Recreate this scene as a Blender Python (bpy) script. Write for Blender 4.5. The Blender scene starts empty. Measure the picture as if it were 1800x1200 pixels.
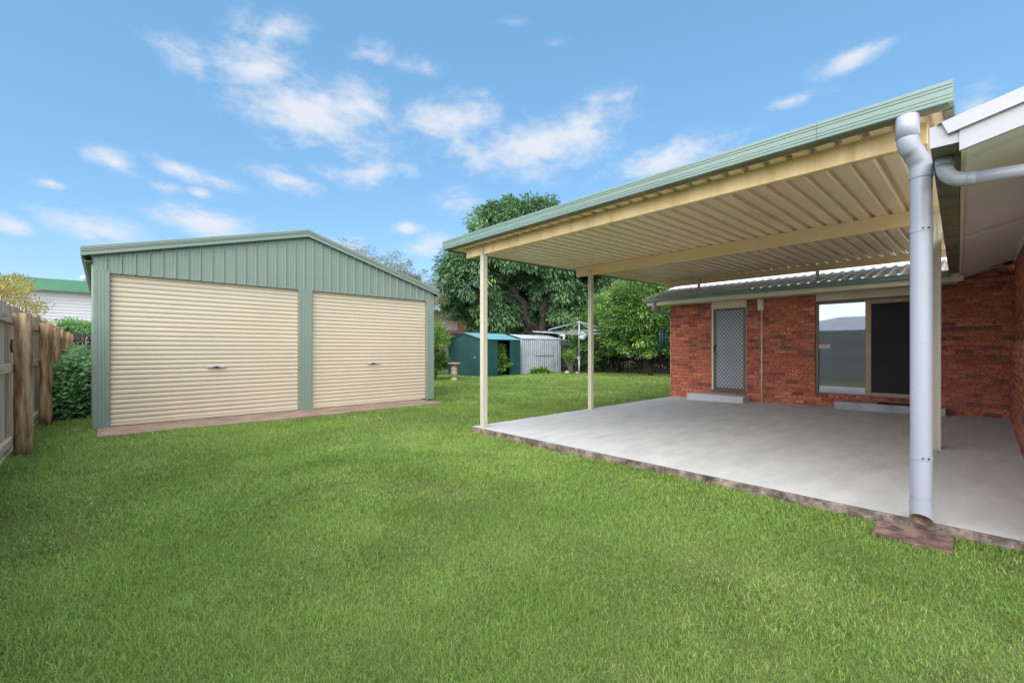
import bpy, math, random
import numpy as np
from mathutils import Vector, Matrix, Euler

random.seed(7)
rng = np.random.default_rng(11)
R = math.radians
scene = bpy.context.scene
col = scene.collection

# ------------------------------------------------------------------ camera
cam_data = bpy.data.cameras.new('camera')
cam = bpy.data.objects.new('camera', cam_data)
col.objects.link(cam)
cam.location = (0, 0, 1.45)
cam.rotation_euler = (R(90), 0, R(47.04 - 90))
cam_data.sensor_width = 36
cam_data.sensor_fit = 'HORIZONTAL'
cam_data.lens = 15.42
cam_data.shift_y = 14 / 1800
cam_data.clip_start = 0.05
cam_data.clip_end = 4000
scene.camera = cam

# ------------------------------------------------------------------ sky, sun, exposure
SUN_AZ, SUN_EL = R(207), R(40)          # direction the light comes from, angle from +X towards +Y
world = bpy.data.worlds.new('World')
scene.world = world
world.use_nodes = True
wn, wl = world.node_tree.nodes, world.node_tree.links
wn.clear()


def wnode(t, **kw):
    n = wn.new(t)
    for k, v in kw.items():
        setattr(n, k, v)
    return n


def wmath(op, a, b=None, c=None, clamp=False):
    n = wn.new('ShaderNodeMath')
    n.operation = op
    n.use_clamp = clamp
    for i, v in enumerate((a, b, c)):
        if v is None:
            continue
        if isinstance(v, (int, float)):
            n.inputs[i].default_value = v
        else:
            wl.new(v, n.inputs[i])
    return n.outputs[0]


out = wnode('ShaderNodeOutputWorld')
bg = wnode('ShaderNodeBackground')
bg.inputs['Strength'].default_value = 0.07
wl.new(bg.outputs[0], out.inputs[0])
sky = wnode('ShaderNodeTexSky', sky_type='NISHITA', sun_disc=False)
sky.sun_elevation = SUN_EL
sky.sun_rotation = R(90) - SUN_AZ
sky.altitude = 0
sky.air_density = 1.0
sky.dust_density = 0.4
sky.ozone_density = 1.0
tc = wnode('ShaderNodeTexCoord')
sep = wnode('ShaderNodeSeparateXYZ')
wl.new(tc.outputs['Generated'], sep.inputs[0])
az = wmath('ARCTAN2', sep.outputs[1], sep.outputs[0])
el = wmath('ARCSINE', sep.outputs[2])
# clouds seen above the yard: azimuth, elevation, half widths, tilt, weight (degrees)
CLOUDS = [
    (76.2, 32.3, 4.5, 2.1, 20, 0.8), (77.3, 29.0, 4.7, 2.1, 15, 1.15), (83.5, 28.0, 4.3, 1.8, 0, 0.62), (70.8, 25.9, 8.7, 3.2, -8, 1.2), (66.7, 27.1, 4.9, 3.1, 0, 1.05),
    (74.5, 27.3, 3.5, 2.1, 0, 0.7), (55.2, 27.3, 6.9, 2.6, 5, 1.0), (44.4, 24.6, 10.0, 3.2, 8, 1.25), (38.2, 27.1, 6.2, 2.2, 15, 0.85), (65.0, 32.8, 4.7, 1.4, 0, 0.55),
    (60.2, 32.2, 4.2, 1.2, 0, 0.5), (89.2, 17.5, 1.9, 1.1, -8, 1.1), (84.2, 18.1, 2.6, 0.8, -12, 1.0), (81.0, 17.8, 3.1, 0.8, -10, 0.7), (85.5, 16.1, 1.5, 0.6, 0, 0.8),
    (82.5, 16.2, 1.0, 0.5, 0, 0.9), (74.2, 18.9, 3.6, 1.1, -4, 1.05), (65.0, 20.9, 6.1, 1.5, 6, 0.95), (90.7, 11.3, 3.9, 1.3, -6, 1.2), (81.3, 13.3, 4.1, 1.5, -4, 1.2),
    (95.8, 10.6, 1.5, 0.9, 0, 1.1), (93.5, 14.6, 1.2, 0.6, 0, 0.9), (60.5, 15.0, 1.8, 0.9, 5, 1.15), (58.2, 12.9, 3.4, 1.7, 10, 1.1), (68.3, 11.9, 4.5, 1.7, 0, 0.8),
    (28.4, 22.2, 6.7, 1.8, 6, 0.95), (14.6, 25.5, 4.0, 0.7, 0, 0.75), (9.4, 27.7, 2.9, 1.0, 8, 0.95), (33.5, 29.1, 2.8, 1.1, 10, 0.6), (53.0, 18.7, 4.4, 2.4, 10, 0.6),
    (0.5, 20.3, 1.6, 2.2, 0, 0.9), (21.4, 23.6, 4.8, 1.7, 0, 0.4), (47.0, 36.7, 4.5, 0.7, 0, 0.5), (41.9, 34.8, 2.9, 0.7, 0, 0.4), (91.2, 12.8, 1.5, 0.8, 0, 0.6),
    (94.5, 12.0, 1.4, 0.7, 0, 0.5),
]
sky_xy = wnode('ShaderNodeCombineXYZ')
wl.new(az, sky_xy.inputs[0])
wl.new(el, sky_xy.inputs[1])
field = None
for (a, e, wa, we, tilt, wt) in CLOUDS:
    # azimuth grows to the left of the view, so a positive tilt (rising to the right) turns clockwise here
    mp_ = wnode('ShaderNodeMapping', vector_type='TEXTURE')
    mp_.inputs['Location'].default_value = (R(a), R(e), 0)
    mp_.inputs['Rotation'].default_value = (0, 0, R(-tilt))
    mp_.inputs['Scale'].default_value = (R(wa) * 2.25, R(we) * 2.25, 1)
    wl.new(sky_xy.outputs[0], mp_.inputs[0])
    gr_ = wnode('ShaderNodeTexGradient', gradient_type='QUADRATIC_SPHERE')
    wl.new(mp_.outputs[0], gr_.inputs[0])
    g = wmath('MULTIPLY', gr_.outputs['Fac'], wt * 1.35)
    field = g if field is None else wmath('MAXIMUM', field, g)
# unseen cloud over the rest of the dome, made denser to lift fill light
cxyz = wnode('ShaderNodeCombineXYZ')
zc = wmath('MAXIMUM', sep.outputs[2], 0.06)
wl.new(wmath('DIVIDE', sep.outputs[0], zc), cxyz.inputs[0])
wl.new(wmath('DIVIDE', sep.outputs[1], zc), cxyz.inputs[1])
n1 = wnode('ShaderNodeTexNoise')
n1.inputs['Scale'].default_value = 0.9
n1.inputs['Detail'].default_value = 4
wl.new(cxyz.outputs[0], n1.inputs['Vector'])
mpv = wnode('ShaderNodeMapping')
mpv.inputs['Scale'].default_value = (1, 1, 2.0)
wl.new(tc.outputs['Generated'], mpv.inputs[0])
n2 = wnode('ShaderNodeTexNoise')
n2.inputs['Scale'].default_value = 9.0
n2.inputs['Detail'].default_value = 9
n2.inputs['Roughness'].default_value = 0.6
n2.inputs['Distortion'].default_value = 0.35
wl.new(mpv.outputs[0], n2.inputs['Vector'])
n3 = wnode('ShaderNodeTexNoise')
n3.inputs['Scale'].default_value = 28.0
n3.inputs['Detail'].default_value = 6
n3.inputs['Roughness'].default_value = 0.65
wl.new(mpv.outputs[0], n3.inputs['Vector'])
dome = wmath('MULTIPLY', wmath('SUBTRACT', n1.outputs[0], 0.43), 3.2, clamp=True)
# away from the clouds in view the scattered field takes over (azimuth from 47 degrees by more than 60)
off = wmath('ABSOLUTE', wmath('SUBTRACT', az, R(47)))
side = wn.new('ShaderNodeMapRange')
side.interpolation_type = 'SMOOTHSTEP'
side.inputs['From Min'].default_value = R(48)
side.inputs['From Max'].default_value = R(68)
wl.new(off, side.inputs['Value'])
high = wn.new('ShaderNodeMapRange')
high.interpolation_type = 'SMOOTHSTEP'
high.inputs['From Min'].default_value = R(32)
high.inputs['From Max'].default_value = R(48)
wl.new(el, high.inputs['Value'])
dome = wmath('MULTIPLY', dome, wmath('MAXIMUM', side.outputs[0], high.outputs[0]))
field = wmath('MAXIMUM', field, dome)
wob = wmath('ADD', wmath('MULTIPLY', wmath('SUBTRACT', n2.outputs[0], 0.5), 2.3), wmath('MULTIPLY', wmath('SUBTRACT', n3.outputs[0], 0.5), 1.15))
dens = wmath('ADD', field, wob)
cm = wn.new('ShaderNodeMapRange')
cm.interpolation_type = 'SMOOTHSTEP'
cm.inputs['From Min'].default_value = 0.12
cm.inputs['From Max'].default_value = 1.55
wl.new(dens, cm.inputs['Value'])
# clouds only where the field itself reaches
gate = wn.new('ShaderNodeMapRange')
gate.interpolation_type = 'SMOOTHSTEP'
gate.inputs['From Min'].default_value = 0.05
gate.inputs['From Max'].default_value = 0.4
wl.new(field, gate.inputs['Value'])
cmask = wmath('MULTIPLY', wmath('MULTIPLY', cm.outputs[0], gate.outputs[0]), 0.92)
hs = wnode('ShaderNodeHueSaturation')
hs.inputs['Hue'].default_value = 0.5
hs.inputs['Saturation'].default_value = 1.0
hs.inputs['Value'].default_value = 1.0
wl.new(sky.outputs[0], hs.inputs['Color'])
flat = wnode('ShaderNodeMix', data_type='RGBA')
flat.inputs['Factor'].default_value = 0.62
wl.new(hs.outputs[0], flat.inputs['A'])
flat.inputs['B'].default_value = (0.58, 1.68, 2.9, 1)
mixc = wnode('ShaderNodeMix', data_type='RGBA')
wl.new(cmask, mixc.inputs['Factor'])
wl.new(flat.outputs['Result'], mixc.inputs['A'])
CLOUD_COL = mixc.inputs['B']
CLOUD_COL.default_value = (3.15, 3.25, 3.5, 1)
wl.new(mixc.outputs['Result'], bg.inputs['Color'])

sun_data = bpy.data.lights.new('sun', 'SUN')
sun_data.energy = 2.2
sun_data.angle = R(110)
sun_data.color = (1.0, 0.93, 0.82)
sun = bpy.data.objects.new('sun', sun_data)
col.objects.link(sun)
sd = Vector((math.cos(SUN_EL) * math.cos(SUN_AZ), math.cos(SUN_EL) * math.sin(SUN_AZ), math.sin(SUN_EL)))
sun.rotation_euler = sd.to_track_quat('Z', 'Y').to_euler()
sun.location = sd * 40

vs = scene.view_settings
vs.view_transform = 'Standard'
vs.look = 'None'
vs.gamma = 1
vs.use_curve_mapping = False
vs.exposure = 1.95
scene.render.engine = 'CYCLES'
scene.cycles.max_bounces = 6
scene.cycles.diffuse_bounces = 3
scene.cycles.glossy_bounces = 2
scene.cycles.transmission_bounces = 2
world.cycles.sampling_method = 'MANUAL'
world.cycles.sample_map_resolution = 512

# ------------------------------------------------------------------ helpers
ORG = {}


def srgb(r, g, b):
    f = lambda c: (c / 255 / 12.92) if c / 255 <= 0.04045 else ((c / 255 + 0.055) / 1.055) ** 2.4
    return (f(r), f(g), f(b), 1)


def lin(c, k):
    return (min(c[0] * k, 1), min(c[1] * k, 1), min(c[2] * k, 1), 1)


def tag(o, label=None, cat=None, group=None, kind=None):
    if label: o['label'] = label
    if cat: o['category'] = cat
    if group: o['group'] = group
    if kind: o['kind'] = kind
    return o


def empty(name, loc, label, cat, group=None, rz=0):
    o = bpy.data.objects.new(name, None)
    col.objects.link(o)
    o.location = loc
    o.rotation_euler = (0, 0, rz)
    o.empty_display_size = 0.2
    ORG[o.name] = Vector(loc)
    tag(o, label, cat, group)
    return o


def link_mesh(name, me, parent=None, loc=(0, 0, 0), rot=(0, 0, 0), scale=(1, 1, 1)):
    o = bpy.data.objects.new(name, me)
    col.objects.link(o)
    o.location = loc
    o.rotation_euler = rot
    o.scale = scale
    if parent:
        o.parent = parent
        ORG[o.name] = ORG[parent.name]
    else:
        ORG[o.name] = Vector(loc)
    return o


class MB:
    def __init__(s):
        s.v, s.f, s.m, s.sm = [], [], [], []

    def add(s, vs, fs, mi=0, smooth=False):
        b = len(s.v)
        s.v += [tuple(v) for v in vs]
        s.f += [tuple(b + i for i in f) for f in fs]
        s.m += [mi] * len(fs)
        s.sm += [smooth] * len(fs)
        return s

    def box(s, x0, x1, y0, y1, z0, z1, mi=0):
        x0, x1 = min(x0, x1), max(x0, x1)
        y0, y1 = min(y0, y1), max(y0, y1)
        z0, z1 = min(z0, z1), max(z0, z1)
        return s.add([(x0, y0, z0), (x1, y0, z0), (x1, y1, z0), (x0, y1, z0), (x0, y0, z1), (x1, y0, z1), (x1, y1, z1), (x0, y1, z1)],
                     [(3, 2, 1, 0), (4, 5, 6, 7), (0, 1, 5, 4), (1, 2, 6, 5), (2, 3, 7, 6), (3, 0, 4, 7)], mi)

    def hexa(s, p, mi=0):
        """eight points: bottom four counter-clockwise, then top four"""
        return s.add(p, [(3, 2, 1, 0), (4, 5, 6, 7), (0, 1, 5, 4), (1, 2, 6, 5), (2, 3, 7, 6), (3, 0, 4, 7)], mi)

    def tube(s, pts, r, n=12, caps=True, mi=0, smooth=True):
        pts = [Vector(p) for p in pts]
        rs = r if isinstance(r, (list, tuple)) else [r] * len(pts)
        rings = []
        prev = None
        for i, p in enumerate(pts):
            t = (pts[min(i + 1, len(pts) - 1)] - pts[max(i - 1, 0)]).normalized()
            if prev is None:
                a = Vector((0, 0, 1)) if abs(t.z) < 0.9 else Vector((1, 0, 0))
                u = t.cross(a).normalized()
            else:
                u = (prev - t * prev.dot(t)).normalized()
            prev = u
            w = t.cross(u)
            rings.append([p + (u * math.cos(2 * math.pi * k / n) + w * math.sin(2 * math.pi * k / n)) * rs[i] for k in range(n)])
        vs = [q for ring in rings for q in ring]
        fs = []
        for i in range(len(pts) - 1):
            for k in range(n):
                fs.append((i * n + k, i * n + (k + 1) % n, (i + 1) * n + (k + 1) % n, (i + 1) * n + k))
        s.add(vs, fs, mi, smooth)
        if caps:
            b = len(s.v) - len(vs)
            s.f += [tuple(b + k for k in reversed(range(n))), tuple(b + (len(pts) - 1) * n + k for k in range(n))]
            s.m += [mi, mi]
            s.sm += [False, False]
        return s

    def lathe(s, prof, c, n=20, mi=0):
        vs = []
        for (r, z) in prof:
            vs += [(c[0] + r * math.cos(2 * math.pi * k / n), c[1] + r * math.sin(2 * math.pi * k / n), c[2] + z) for k in range(n)]
        fs = []
        for i in range(len(prof) - 1):
            for k in range(n):
                fs.append((i * n + k, i * n + (k + 1) % n, (i + 1) * n + (k + 1) % n, (i + 1) * n + k))
        s.add(vs, fs, mi, True)
        b = len(s.v) - len(vs)
        s.f += [tuple(b + k for k in reversed(range(n))), tuple(b + (len(prof) - 1) * n + k for k in range(n))]
        s.m += [mi, mi]
        s.sm += [False, False]
        return s

    def extrude_profile(s, prof, p0, p1, ax_u, ax_v, mi=0, closed=True, smooth=False):
        """profile (u, v) swept from p0 to p1"""
        p0, p1, U, V = Vector(p0), Vector(p1), Vector(ax_u), Vector(ax_v)
        n = len(prof)
        vs = [p0 + U * a + V * b for a, b in prof] + [p1 + U * a + V * b for a, b in prof]
        rng_ = range(n) if closed else range(n - 1)
        fs = [(i, (i + 1) % n, n + (i + 1) % n, n + i) for i in rng_]
        if closed:
            fs += [tuple(reversed(range(n))), tuple(range(n, 2 * n))]
        return s.add(vs, fs, mi, smooth)

    def mesh(s, name, mats, off=(0, 0, 0)):
        me = bpy.data.meshes.new(name)
        o = Vector(off)
        me.from_pydata([tuple(Vector(v) - o) for v in s.v], [], s.f)
        mats = mats if isinstance(mats, (list, tuple)) else [mats]
        for m in mats:
            me.materials.append(m)
        me.polygons.foreach_set('material_index', s.m)
        me.polygons.foreach_set('use_smooth', s.sm)
        me.update()
        return me

    def build(s, name, mats, parent=None, bevel=0, kind=None, segs=1, fix=True):
        off = ORG[parent.name] if parent else (0, 0, 0)
        me = s.mesh(name, mats, off)
        if fix:
            import bmesh
            bm = bmesh.new()
            bm.from_mesh(me)
            bmesh.ops.recalc_face_normals(bm, faces=bm.faces)
            bm.to_mesh(me)
            bm.free()
        o = link_mesh(name, me, parent)
        if parent:
            o.location = (0, 0, 0)
        if bevel:
            md = o.modifiers.new('bevel', 'BEVEL')
            md.width = bevel
            md.segments = segs
            md.limit_method = 'ANGLE'
        if kind:
            o['kind'] = kind
        return o


def mat(name, c, rough=0.6, c2=None, scale=6.0, bump=0.0, bscale=60.0, metal=0.0, spec=0.5, stretch=(1, 1, 1), contrast=(0.35, 0.65),
        rand=0.0, fine=0.06, c3=None, s3=1.2, lim3=(0.55, 0.75), coat=0):
    m = bpy.data.materials.new(name)
    m.use_nodes = True
    nt = m.node_tree
    N, L = nt.nodes, nt.links
    b = N['Principled BSDF']
    b.inputs['Roughness'].default_value = rough
    b.inputs['Metallic'].default_value = metal
    b.inputs['Specular IOR Level'].default_value = spec
    b.inputs['Coat Weight'].default_value = coat
    t = N.new('ShaderNodeTexCoord')
    mp = N.new('ShaderNodeMapping')
    mp.inputs['Scale'].default_value = stretch
    L.new(t.outputs['Object'], mp.inputs[0])
    vec = mp.outputs[0]
    if rand:
        oi = N.new('ShaderNodeObjectInfo')
        cmb = N.new('ShaderNodeVectorMath')
        cmb.operation = 'MULTIPLY_ADD'
        L.new(oi.outputs['Random'], cmb.inputs[0])
        cmb.inputs[1].default_value = (37, 53, 71)
        L.new(mp.outputs[0], cmb.inputs[2])
        vec = cmb.outputs[0]
    no = N.new('ShaderNodeTexNoise')
    no.inputs['Scale'].default_value = scale
    no.inputs['Detail'].default_value = 7
    no.inputs['Roughness'].default_value = 0.6
    L.new(vec, no.inputs['Vector'])
    mr = N.new('ShaderNodeMapRange')
    mr.inputs['From Min'].default_value = contrast[0]
    mr.inputs['From Max'].default_value = contrast[1]
    L.new(no.outputs[0], mr.inputs['Value'])
    mx = N.new('ShaderNodeMix')
    mx.data_type = 'RGBA'
    L.new(mr.outputs[0], mx.inputs['Factor'])
    mx.inputs['A'].default_value = c
    mx.inputs['B'].default_value = c2 if c2 else lin(c, 0.85)
    last = mx.outputs['Result']
    if c3:
        n3_ = N.new('ShaderNodeTexNoise')
        n3_.inputs['Scale'].default_value = s3
        n3_.inputs['Detail'].default_value = 8
        n3_.inputs['Roughness'].default_value = 0.65
        L.new(vec, n3_.inputs['Vector'])
        m3 = N.new('ShaderNodeMapRange')
        m3.inputs['From Min'].default_value = lim3[0]
        m3.inputs['From Max'].default_value = lim3[1]
        L.new(n3_.outputs[0], m3.inputs['Value'])
        x3 = N.new('ShaderNodeMix')
        x3.data_type = 'RGBA'
        L.new(m3.outputs[0], x3.inputs['Factor'])
        L.new(last, x3.inputs['A'])
        x3.inputs['B'].default_value = c3
        last = x3.outputs['Result']
    if rand or fine:
        hsv = N.new('ShaderNodeHueSaturation')
        L.new(last, hsv.inputs['Color'])
        fn = N.new('ShaderNodeTexNoise')
        fn.inputs['Scale'].default_value = bscale
        fn.inputs['Detail'].default_value = 4
        L.new(vec, fn.inputs['Vector'])
        a = N.new('ShaderNodeMath')
        a.operation = 'MULTIPLY_ADD'
        L.new(fn.outputs[0], a.inputs[0])
        a.inputs[1].default_value = fine * 4
        a.inputs[2].default_value = 1 - fine * 2
        val = a.outputs[0]
        if rand:
            a2 = N.new('ShaderNodeMath')
            a2.operation = 'MULTIPLY_ADD'
            L.new(oi.outputs['Random'], a2.inputs[0])
            a2.inputs[1].default_value = rand
            a2.inputs[2].default_value = 1 - rand / 2
            a3 = N.new('ShaderNodeMath')
            a3.operation = 'MULTIPLY'
            L.new(val, a3.inputs[0])
            L.new(a2.outputs[0], a3.inputs[1])
            val = a3.outputs[0]
        L.new(val, hsv.inputs['Value'])
        last = hsv.outputs[0]
    L.new(last, b.inputs['Base Color'])
    rr = N.new('ShaderNodeMapRange')
    rr.inputs['To Min'].default_value = max(rough - 0.08, 0.02)
    rr.inputs['To Max'].default_value = min(rough + 0.08, 1)
    L.new(no.outputs[0], rr.inputs['Value'])
    L.new(rr.outputs[0], b.inputs['Roughness'])
    if bump:
        bn = N.new('ShaderNodeTexNoise')
        bn.inputs['Scale'].default_value = bscale
        bn.inputs['Detail'].default_value = 6
        L.new(vec, bn.inputs['Vector'])
        bp = N.new('ShaderNodeBump')
        bp.inputs['Strength'].default_value = min(bump, 1)
        bp.inputs['Distance'].default_value = 0.01
        L.new(bn.outputs[0], bp.inputs['Height'])
        L.new(bp.outputs[0], b.inputs['Normal'])
    return m


def leafmat(name, ca, cb, cc=None, trans=0.3, rough=0.5, spec=0.4):
    """colour from the per-leaf tint attribute"""
    m = bpy.data.materials.new(name)
    m.use_nodes = True
    N, L = m.node_tree.nodes, m.node_tree.links
    b = N['Principled BSDF']
    o = N['Material Output']
    at = N.new('ShaderNodeAttribute')
    at.attribute_name = 'tint'
    rp = N.new('ShaderNodeValToRGB')
    e = rp.color_ramp.elements
    e[0].color, e[1].color = ca, cb
    if cc:
        e[1].position = 0.72
        x = e.new(1.0)
        x.color = cc
    L.new(at.outputs['Fac'], rp.inputs[0])
    L.new(rp.outputs[0], b.inputs['Base Color'])
    b.inputs['Roughness'].default_value = rough
    b.inputs['Specular IOR Level'].default_value = spec
    tr = N.new('ShaderNodeBsdfTranslucent')
    L.new(rp.outputs[0], tr.inputs[0])
    mx = N.new('ShaderNodeMixShader')
    mx.inputs[0].default_value = trans
    L.new(b.outputs[0], mx.inputs[1])
    L.new(tr.outputs[0], mx.inputs[2])
    L.new(mx.outputs[0], o.inputs[0])
    return m


def raw_mesh(name, V, tris, mats, tint=None, smooth=False, quads=None):
    me = bpy.data.meshes.new(name)
    nv = len(V)
    nt_ = len(tris)
    me.vertices.add(nv)
    me.vertices.foreach_set('co', np.asarray(V, np.float32).ravel())
    me.loops.add(nt_ * 3)
    me.loops.foreach_set('vertex_index', np.asarray(tris, np.int32).ravel())
    me.polygons.add(nt_)
    me.polygons.foreach_set('loop_start', np.arange(0, nt_ * 3, 3, dtype=np.int32))
    me.polygons.foreach_set('loop_total', np.full(nt_, 3, np.int32))
    if tint is not None:
        a = me.attributes.new('tint', 'FLOAT', 'POINT')
        a.data.foreach_set('value', np.asarray(tint, np.float32))
    me.materials.append(mats)
    me.update(calc_edges=True)
    me.validate()
    return me


def unit(a):
    return a / np.maximum(np.linalg.norm(a, axis=-1, keepdims=True), 1e-9)


def leaves(name, P, D, Nn, L, W, tint, material):
    """one folded two-triangle leaf per point: base P, direction D, normal Nn"""
    n = len(P)
    D = unit(D)
    S = unit(np.cross(D, Nn))
    Nn = np.cross(S, D)
    L = np.broadcast_to(L, (n,))[:, None]
    W = np.broadcast_to(W, (n,))[:, None]
    V = np.empty((n, 4, 3))
    V[:, 0] = P
    V[:, 1] = P + D * L * 0.5 + S * W * 0.5 + Nn * W * 0.18
    V[:, 2] = P + D * L - Nn * L * 0.12
    V[:, 3] = P + D * L * 0.5 - S * W * 0.5 + Nn * W * 0.18
    idx = np.arange(n)[:, None] * 4
    T = np.concatenate([idx + np.array([[0, 1, 2]]), idx + np.array([[0, 2, 3]])], 0)
    return raw_mesh(name, V.reshape(-1, 3), T, material, np.repeat(tint, 4))


def rdir(n):
    return unit(rng.normal(size=(n, 3)))


# ------------------------------------------------------------------ materials
M = {}
M['soil'] = mat('soil', srgb(98, 108, 60), 0.95, srgb(80, 88, 48), 3.0, 0.6, 40, c3=srgb(86, 74, 52), s3=0.7, lim3=(0.6, 0.8))
M['concrete'] = mat('patio_concrete', srgb(197, 197, 197), 0.7, srgb(186, 187, 188), 3.2, 0.22, 38, stretch=(0.55, 1.7, 1), contrast=(0.4, 0.6), fine=0.03, c3=srgb(166, 168, 170), s3=2.4, lim3=(0.54, 0.84))
M['slab_edge'] = mat('slab_edge', srgb(150, 134, 124), 0.9, srgb(94, 82, 76), 9.0, 0.9, 60, contrast=(0.4, 0.6), c3=srgb(58, 52, 49), s3=5.0, lim3=(0.48, 0.7), fine=0.2)
M['apron'] = mat('apron_concrete', srgb(152, 130, 115), 0.9, srgb(128, 108, 96), 2.5, 0.5, 70, c3=srgb(108, 92, 82), s3=1.4, fine=0.08)
M['green'] = mat('green_steel', srgb(126, 141, 131), 0.42, srgb(121, 136, 126), 0.8, 0.0, 30, fine=0.012)
M['green_in'] = mat('green_steel_weathered', srgb(112, 122, 108), 0.6, srgb(90, 96, 84), 3.0, 0.1, 30, fine=0.05)
M['gutter_green'] = mat('gutter_green', srgb(119, 142, 135), 0.38, srgb(113, 135, 129), 1.2, 0, 30, fine=0.012)
M['gutter_dark'] = mat('gutter_underside', srgb(120, 118, 92), 0.65, srgb(92, 92, 72), 3.5, 0.1, 40, c3=srgb(150, 138, 104), s3=2.0, fine=0.05)
M['roller'] = mat('roller_cream', srgb(203, 190, 169), 0.45, srgb(197, 184, 163), 0.9, 0, 40, fine=0.012, c3=srgb(206, 191, 168), s3=0.8, lim3=(0.55, 0.85))
M['beam'] = mat('cream_beam', srgb(240, 214, 170), 0.5, srgb(233, 206, 160), 1.0, 0, 40, fine=0.015)
M['beam_dirty'] = mat('cream_beam_weathered', srgb(238, 212, 164), 0.55, srgb(214, 184, 136), 3.0, 0, 40, stretch=(1, 1, 0.12), fine=0.03, c3=srgb(176, 152, 104), s3=5.0, lim3=(0.55, 0.8))
M['post'] = mat('cream_post', srgb(196, 191, 174), 0.42, srgb(188, 183, 165), 1.5, 0, 40, fine=0.012)
M['sheet'] = mat('roof_sheet_cream', srgb(246, 226, 194), 0.24, srgb(238, 217, 184), 0.7, 0, 40, stretch=(0.3, 1, 1), fine=0.015, c3=srgb(203, 184, 142), s3=0.8, lim3=(0.55, 0.85), spec=0.6)
M['sheet_top'] = mat('white_roof_sheet', srgb(245, 240, 233), 0.5, srgb(232, 225, 216), 1.5, 0, 30, fine=0.02, spec=0.5, c3=srgb(190, 180, 168), s3=2.5, lim3=(0.58, 0.8))
M['fascia'] = mat('cream_fascia', srgb(222, 212, 190), 0.55, srgb(214, 203, 180), 1.5, 0, 30, fine=0.015)
M['white'] = mat('white_paint', srgb(172, 172, 182), 0.4, srgb(166, 167, 176), 1.2, 0, 30, fine=0.012)
M['pvc'] = mat('white_pvc', srgb(164, 167, 184), 0.3, srgb(158, 161, 178), 1.5, 0, 30, fine=0.012, spec=0.5)
M['pvc_grey'] = mat('aged_pvc', srgb(158, 164, 178), 0.38, srgb(148, 153, 168), 4, 0, 30, fine=0.03)
M['pvc_dirty'] = mat('dirty_pvc_bore', srgb(170, 140, 120), 0.8, srgb(110, 80, 62), 14, 0, 30)
M['soffit'] = mat('soffit_lining', srgb(240, 236, 232), 0.6, srgb(232, 227, 222), 0.9, 0, 30, fine=0.015)
M['mortar'] = mat('mortar', srgb(178, 124, 110), 0.95, srgb(156, 106, 94), 5, 0.6, 70, c3=srgb(84, 58, 56), s3=1.6, fine=0.1)
M['bronze'] = mat('bronze_aluminium', srgb(106, 94, 82), 0.4, srgb(96, 84, 74), 2, 0, 30, metal=0.2, fine=0.02)
M['bronze_light'] = mat('bronze_aluminium_light', srgb(150, 132, 108), 0.4, srgb(138, 120, 98), 2, 0, 30, metal=0.2, fine=0.02)
M['door_panel'] = mat('door_panel_grey', srgb(186, 188, 198), 0.5, srgb(176, 178, 190), 1.4, 0, 30, fine=0.015)
M['mesh_wire'] = mat('diamond_wire', srgb(66, 64, 64), 0.5, None, 4, 0, 30)
M['black'] = mat('black_plastic', srgb(28, 28, 30), 0.45, None, 4, 0, 30)
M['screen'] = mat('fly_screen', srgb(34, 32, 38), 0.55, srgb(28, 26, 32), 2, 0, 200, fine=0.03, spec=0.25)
M['step1'] = mat('painted_step', srgb(190, 191, 196), 0.75, srgb(180, 181, 187), 2.5, 0.1, 60, fine=0.02)
M['step2'] = mat('concrete_step', srgb(176, 179, 188), 0.8, srgb(156, 158, 168), 3.5, 0.4, 60, c3=srgb(120, 122, 134), s3=3, fine=0.05)
M['mat'] = mat('door_mat', srgb(52, 42, 44), 0.95, srgb(38, 30, 32), 30, 0.8, 200)
M['paver'] = mat('paver', srgb(134, 106, 100), 0.9, srgb(92, 70, 67), 7, 0.6, 80, contrast=(0.4, 0.6), c3=srgb(44, 37, 36), s3=4.5, lim3=(0.5, 0.66), fine=0.16)
M['paling'] = mat('weathered_paling', srgb(210, 192, 172), 0.85, srgb(172, 153, 135), 26, 0.35, 40, stretch=(1, 1, 0.06), rand=0.5, fine=0.05, c3=srgb(112, 96, 84), s3=6, lim3=(0.55, 0.8))
M['rail'] = mat('weathered_rail', srgb(206, 188, 168), 0.85, srgb(170, 151, 133), 26, 0.35, 40, stretch=(1, 0.07, 1), rand=0.2, fine=0.05)
M['log'] = mat('treated_log', srgb(206, 174, 140), 0.85, srgb(124, 92, 66), 13, 0.6, 40, stretch=(1, 1, 0.13), rand=0.2, fine=0.07, contrast=(0.38, 0.62), c3=srgb(104, 74, 52), s3=8, lim3=(0.56, 0.66))
M['dark_wood'] = mat('dark_paling', srgb(96, 84, 78), 0.9, srgb(60, 52, 48), 8, 0.4, 40, stretch=(1, 1, 0.1), fine=0.1, c3=srgb(140, 130, 124), s3=3, lim3=(0.58, 0.75))
M['grey_wood'] = mat('grey_paling', srgb(150, 144, 150), 0.9, srgb(120, 112, 116), 8, 0.4, 40, stretch=(1, 1, 0.1), fine=0.1, c3=srgb(110, 82, 76), s3=1.5)
M['shed_green'] = mat('shed_green', srgb(30, 76, 74), 0.5, srgb(24, 64, 63), 1.4, 0, 30, fine=0.03)
M['shed_roof'] = mat('shed_roof_blue_green', srgb(112, 164, 178), 0.35, srgb(100, 152, 168), 1.4, 0, 30, fine=0.03)
M['galv'] = mat('galvanised', srgb(186, 194, 206), 0.42, srgb(164, 172, 186), 2.2, 0, 30, metal=0.25, fine=0.04, c3=srgb(146, 150, 160), s3=1.2)
M['rust'] = mat('rusty_steel', srgb(110, 100, 100), 0.7, srgb(90, 76, 72), 8, 0, 30)
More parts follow.
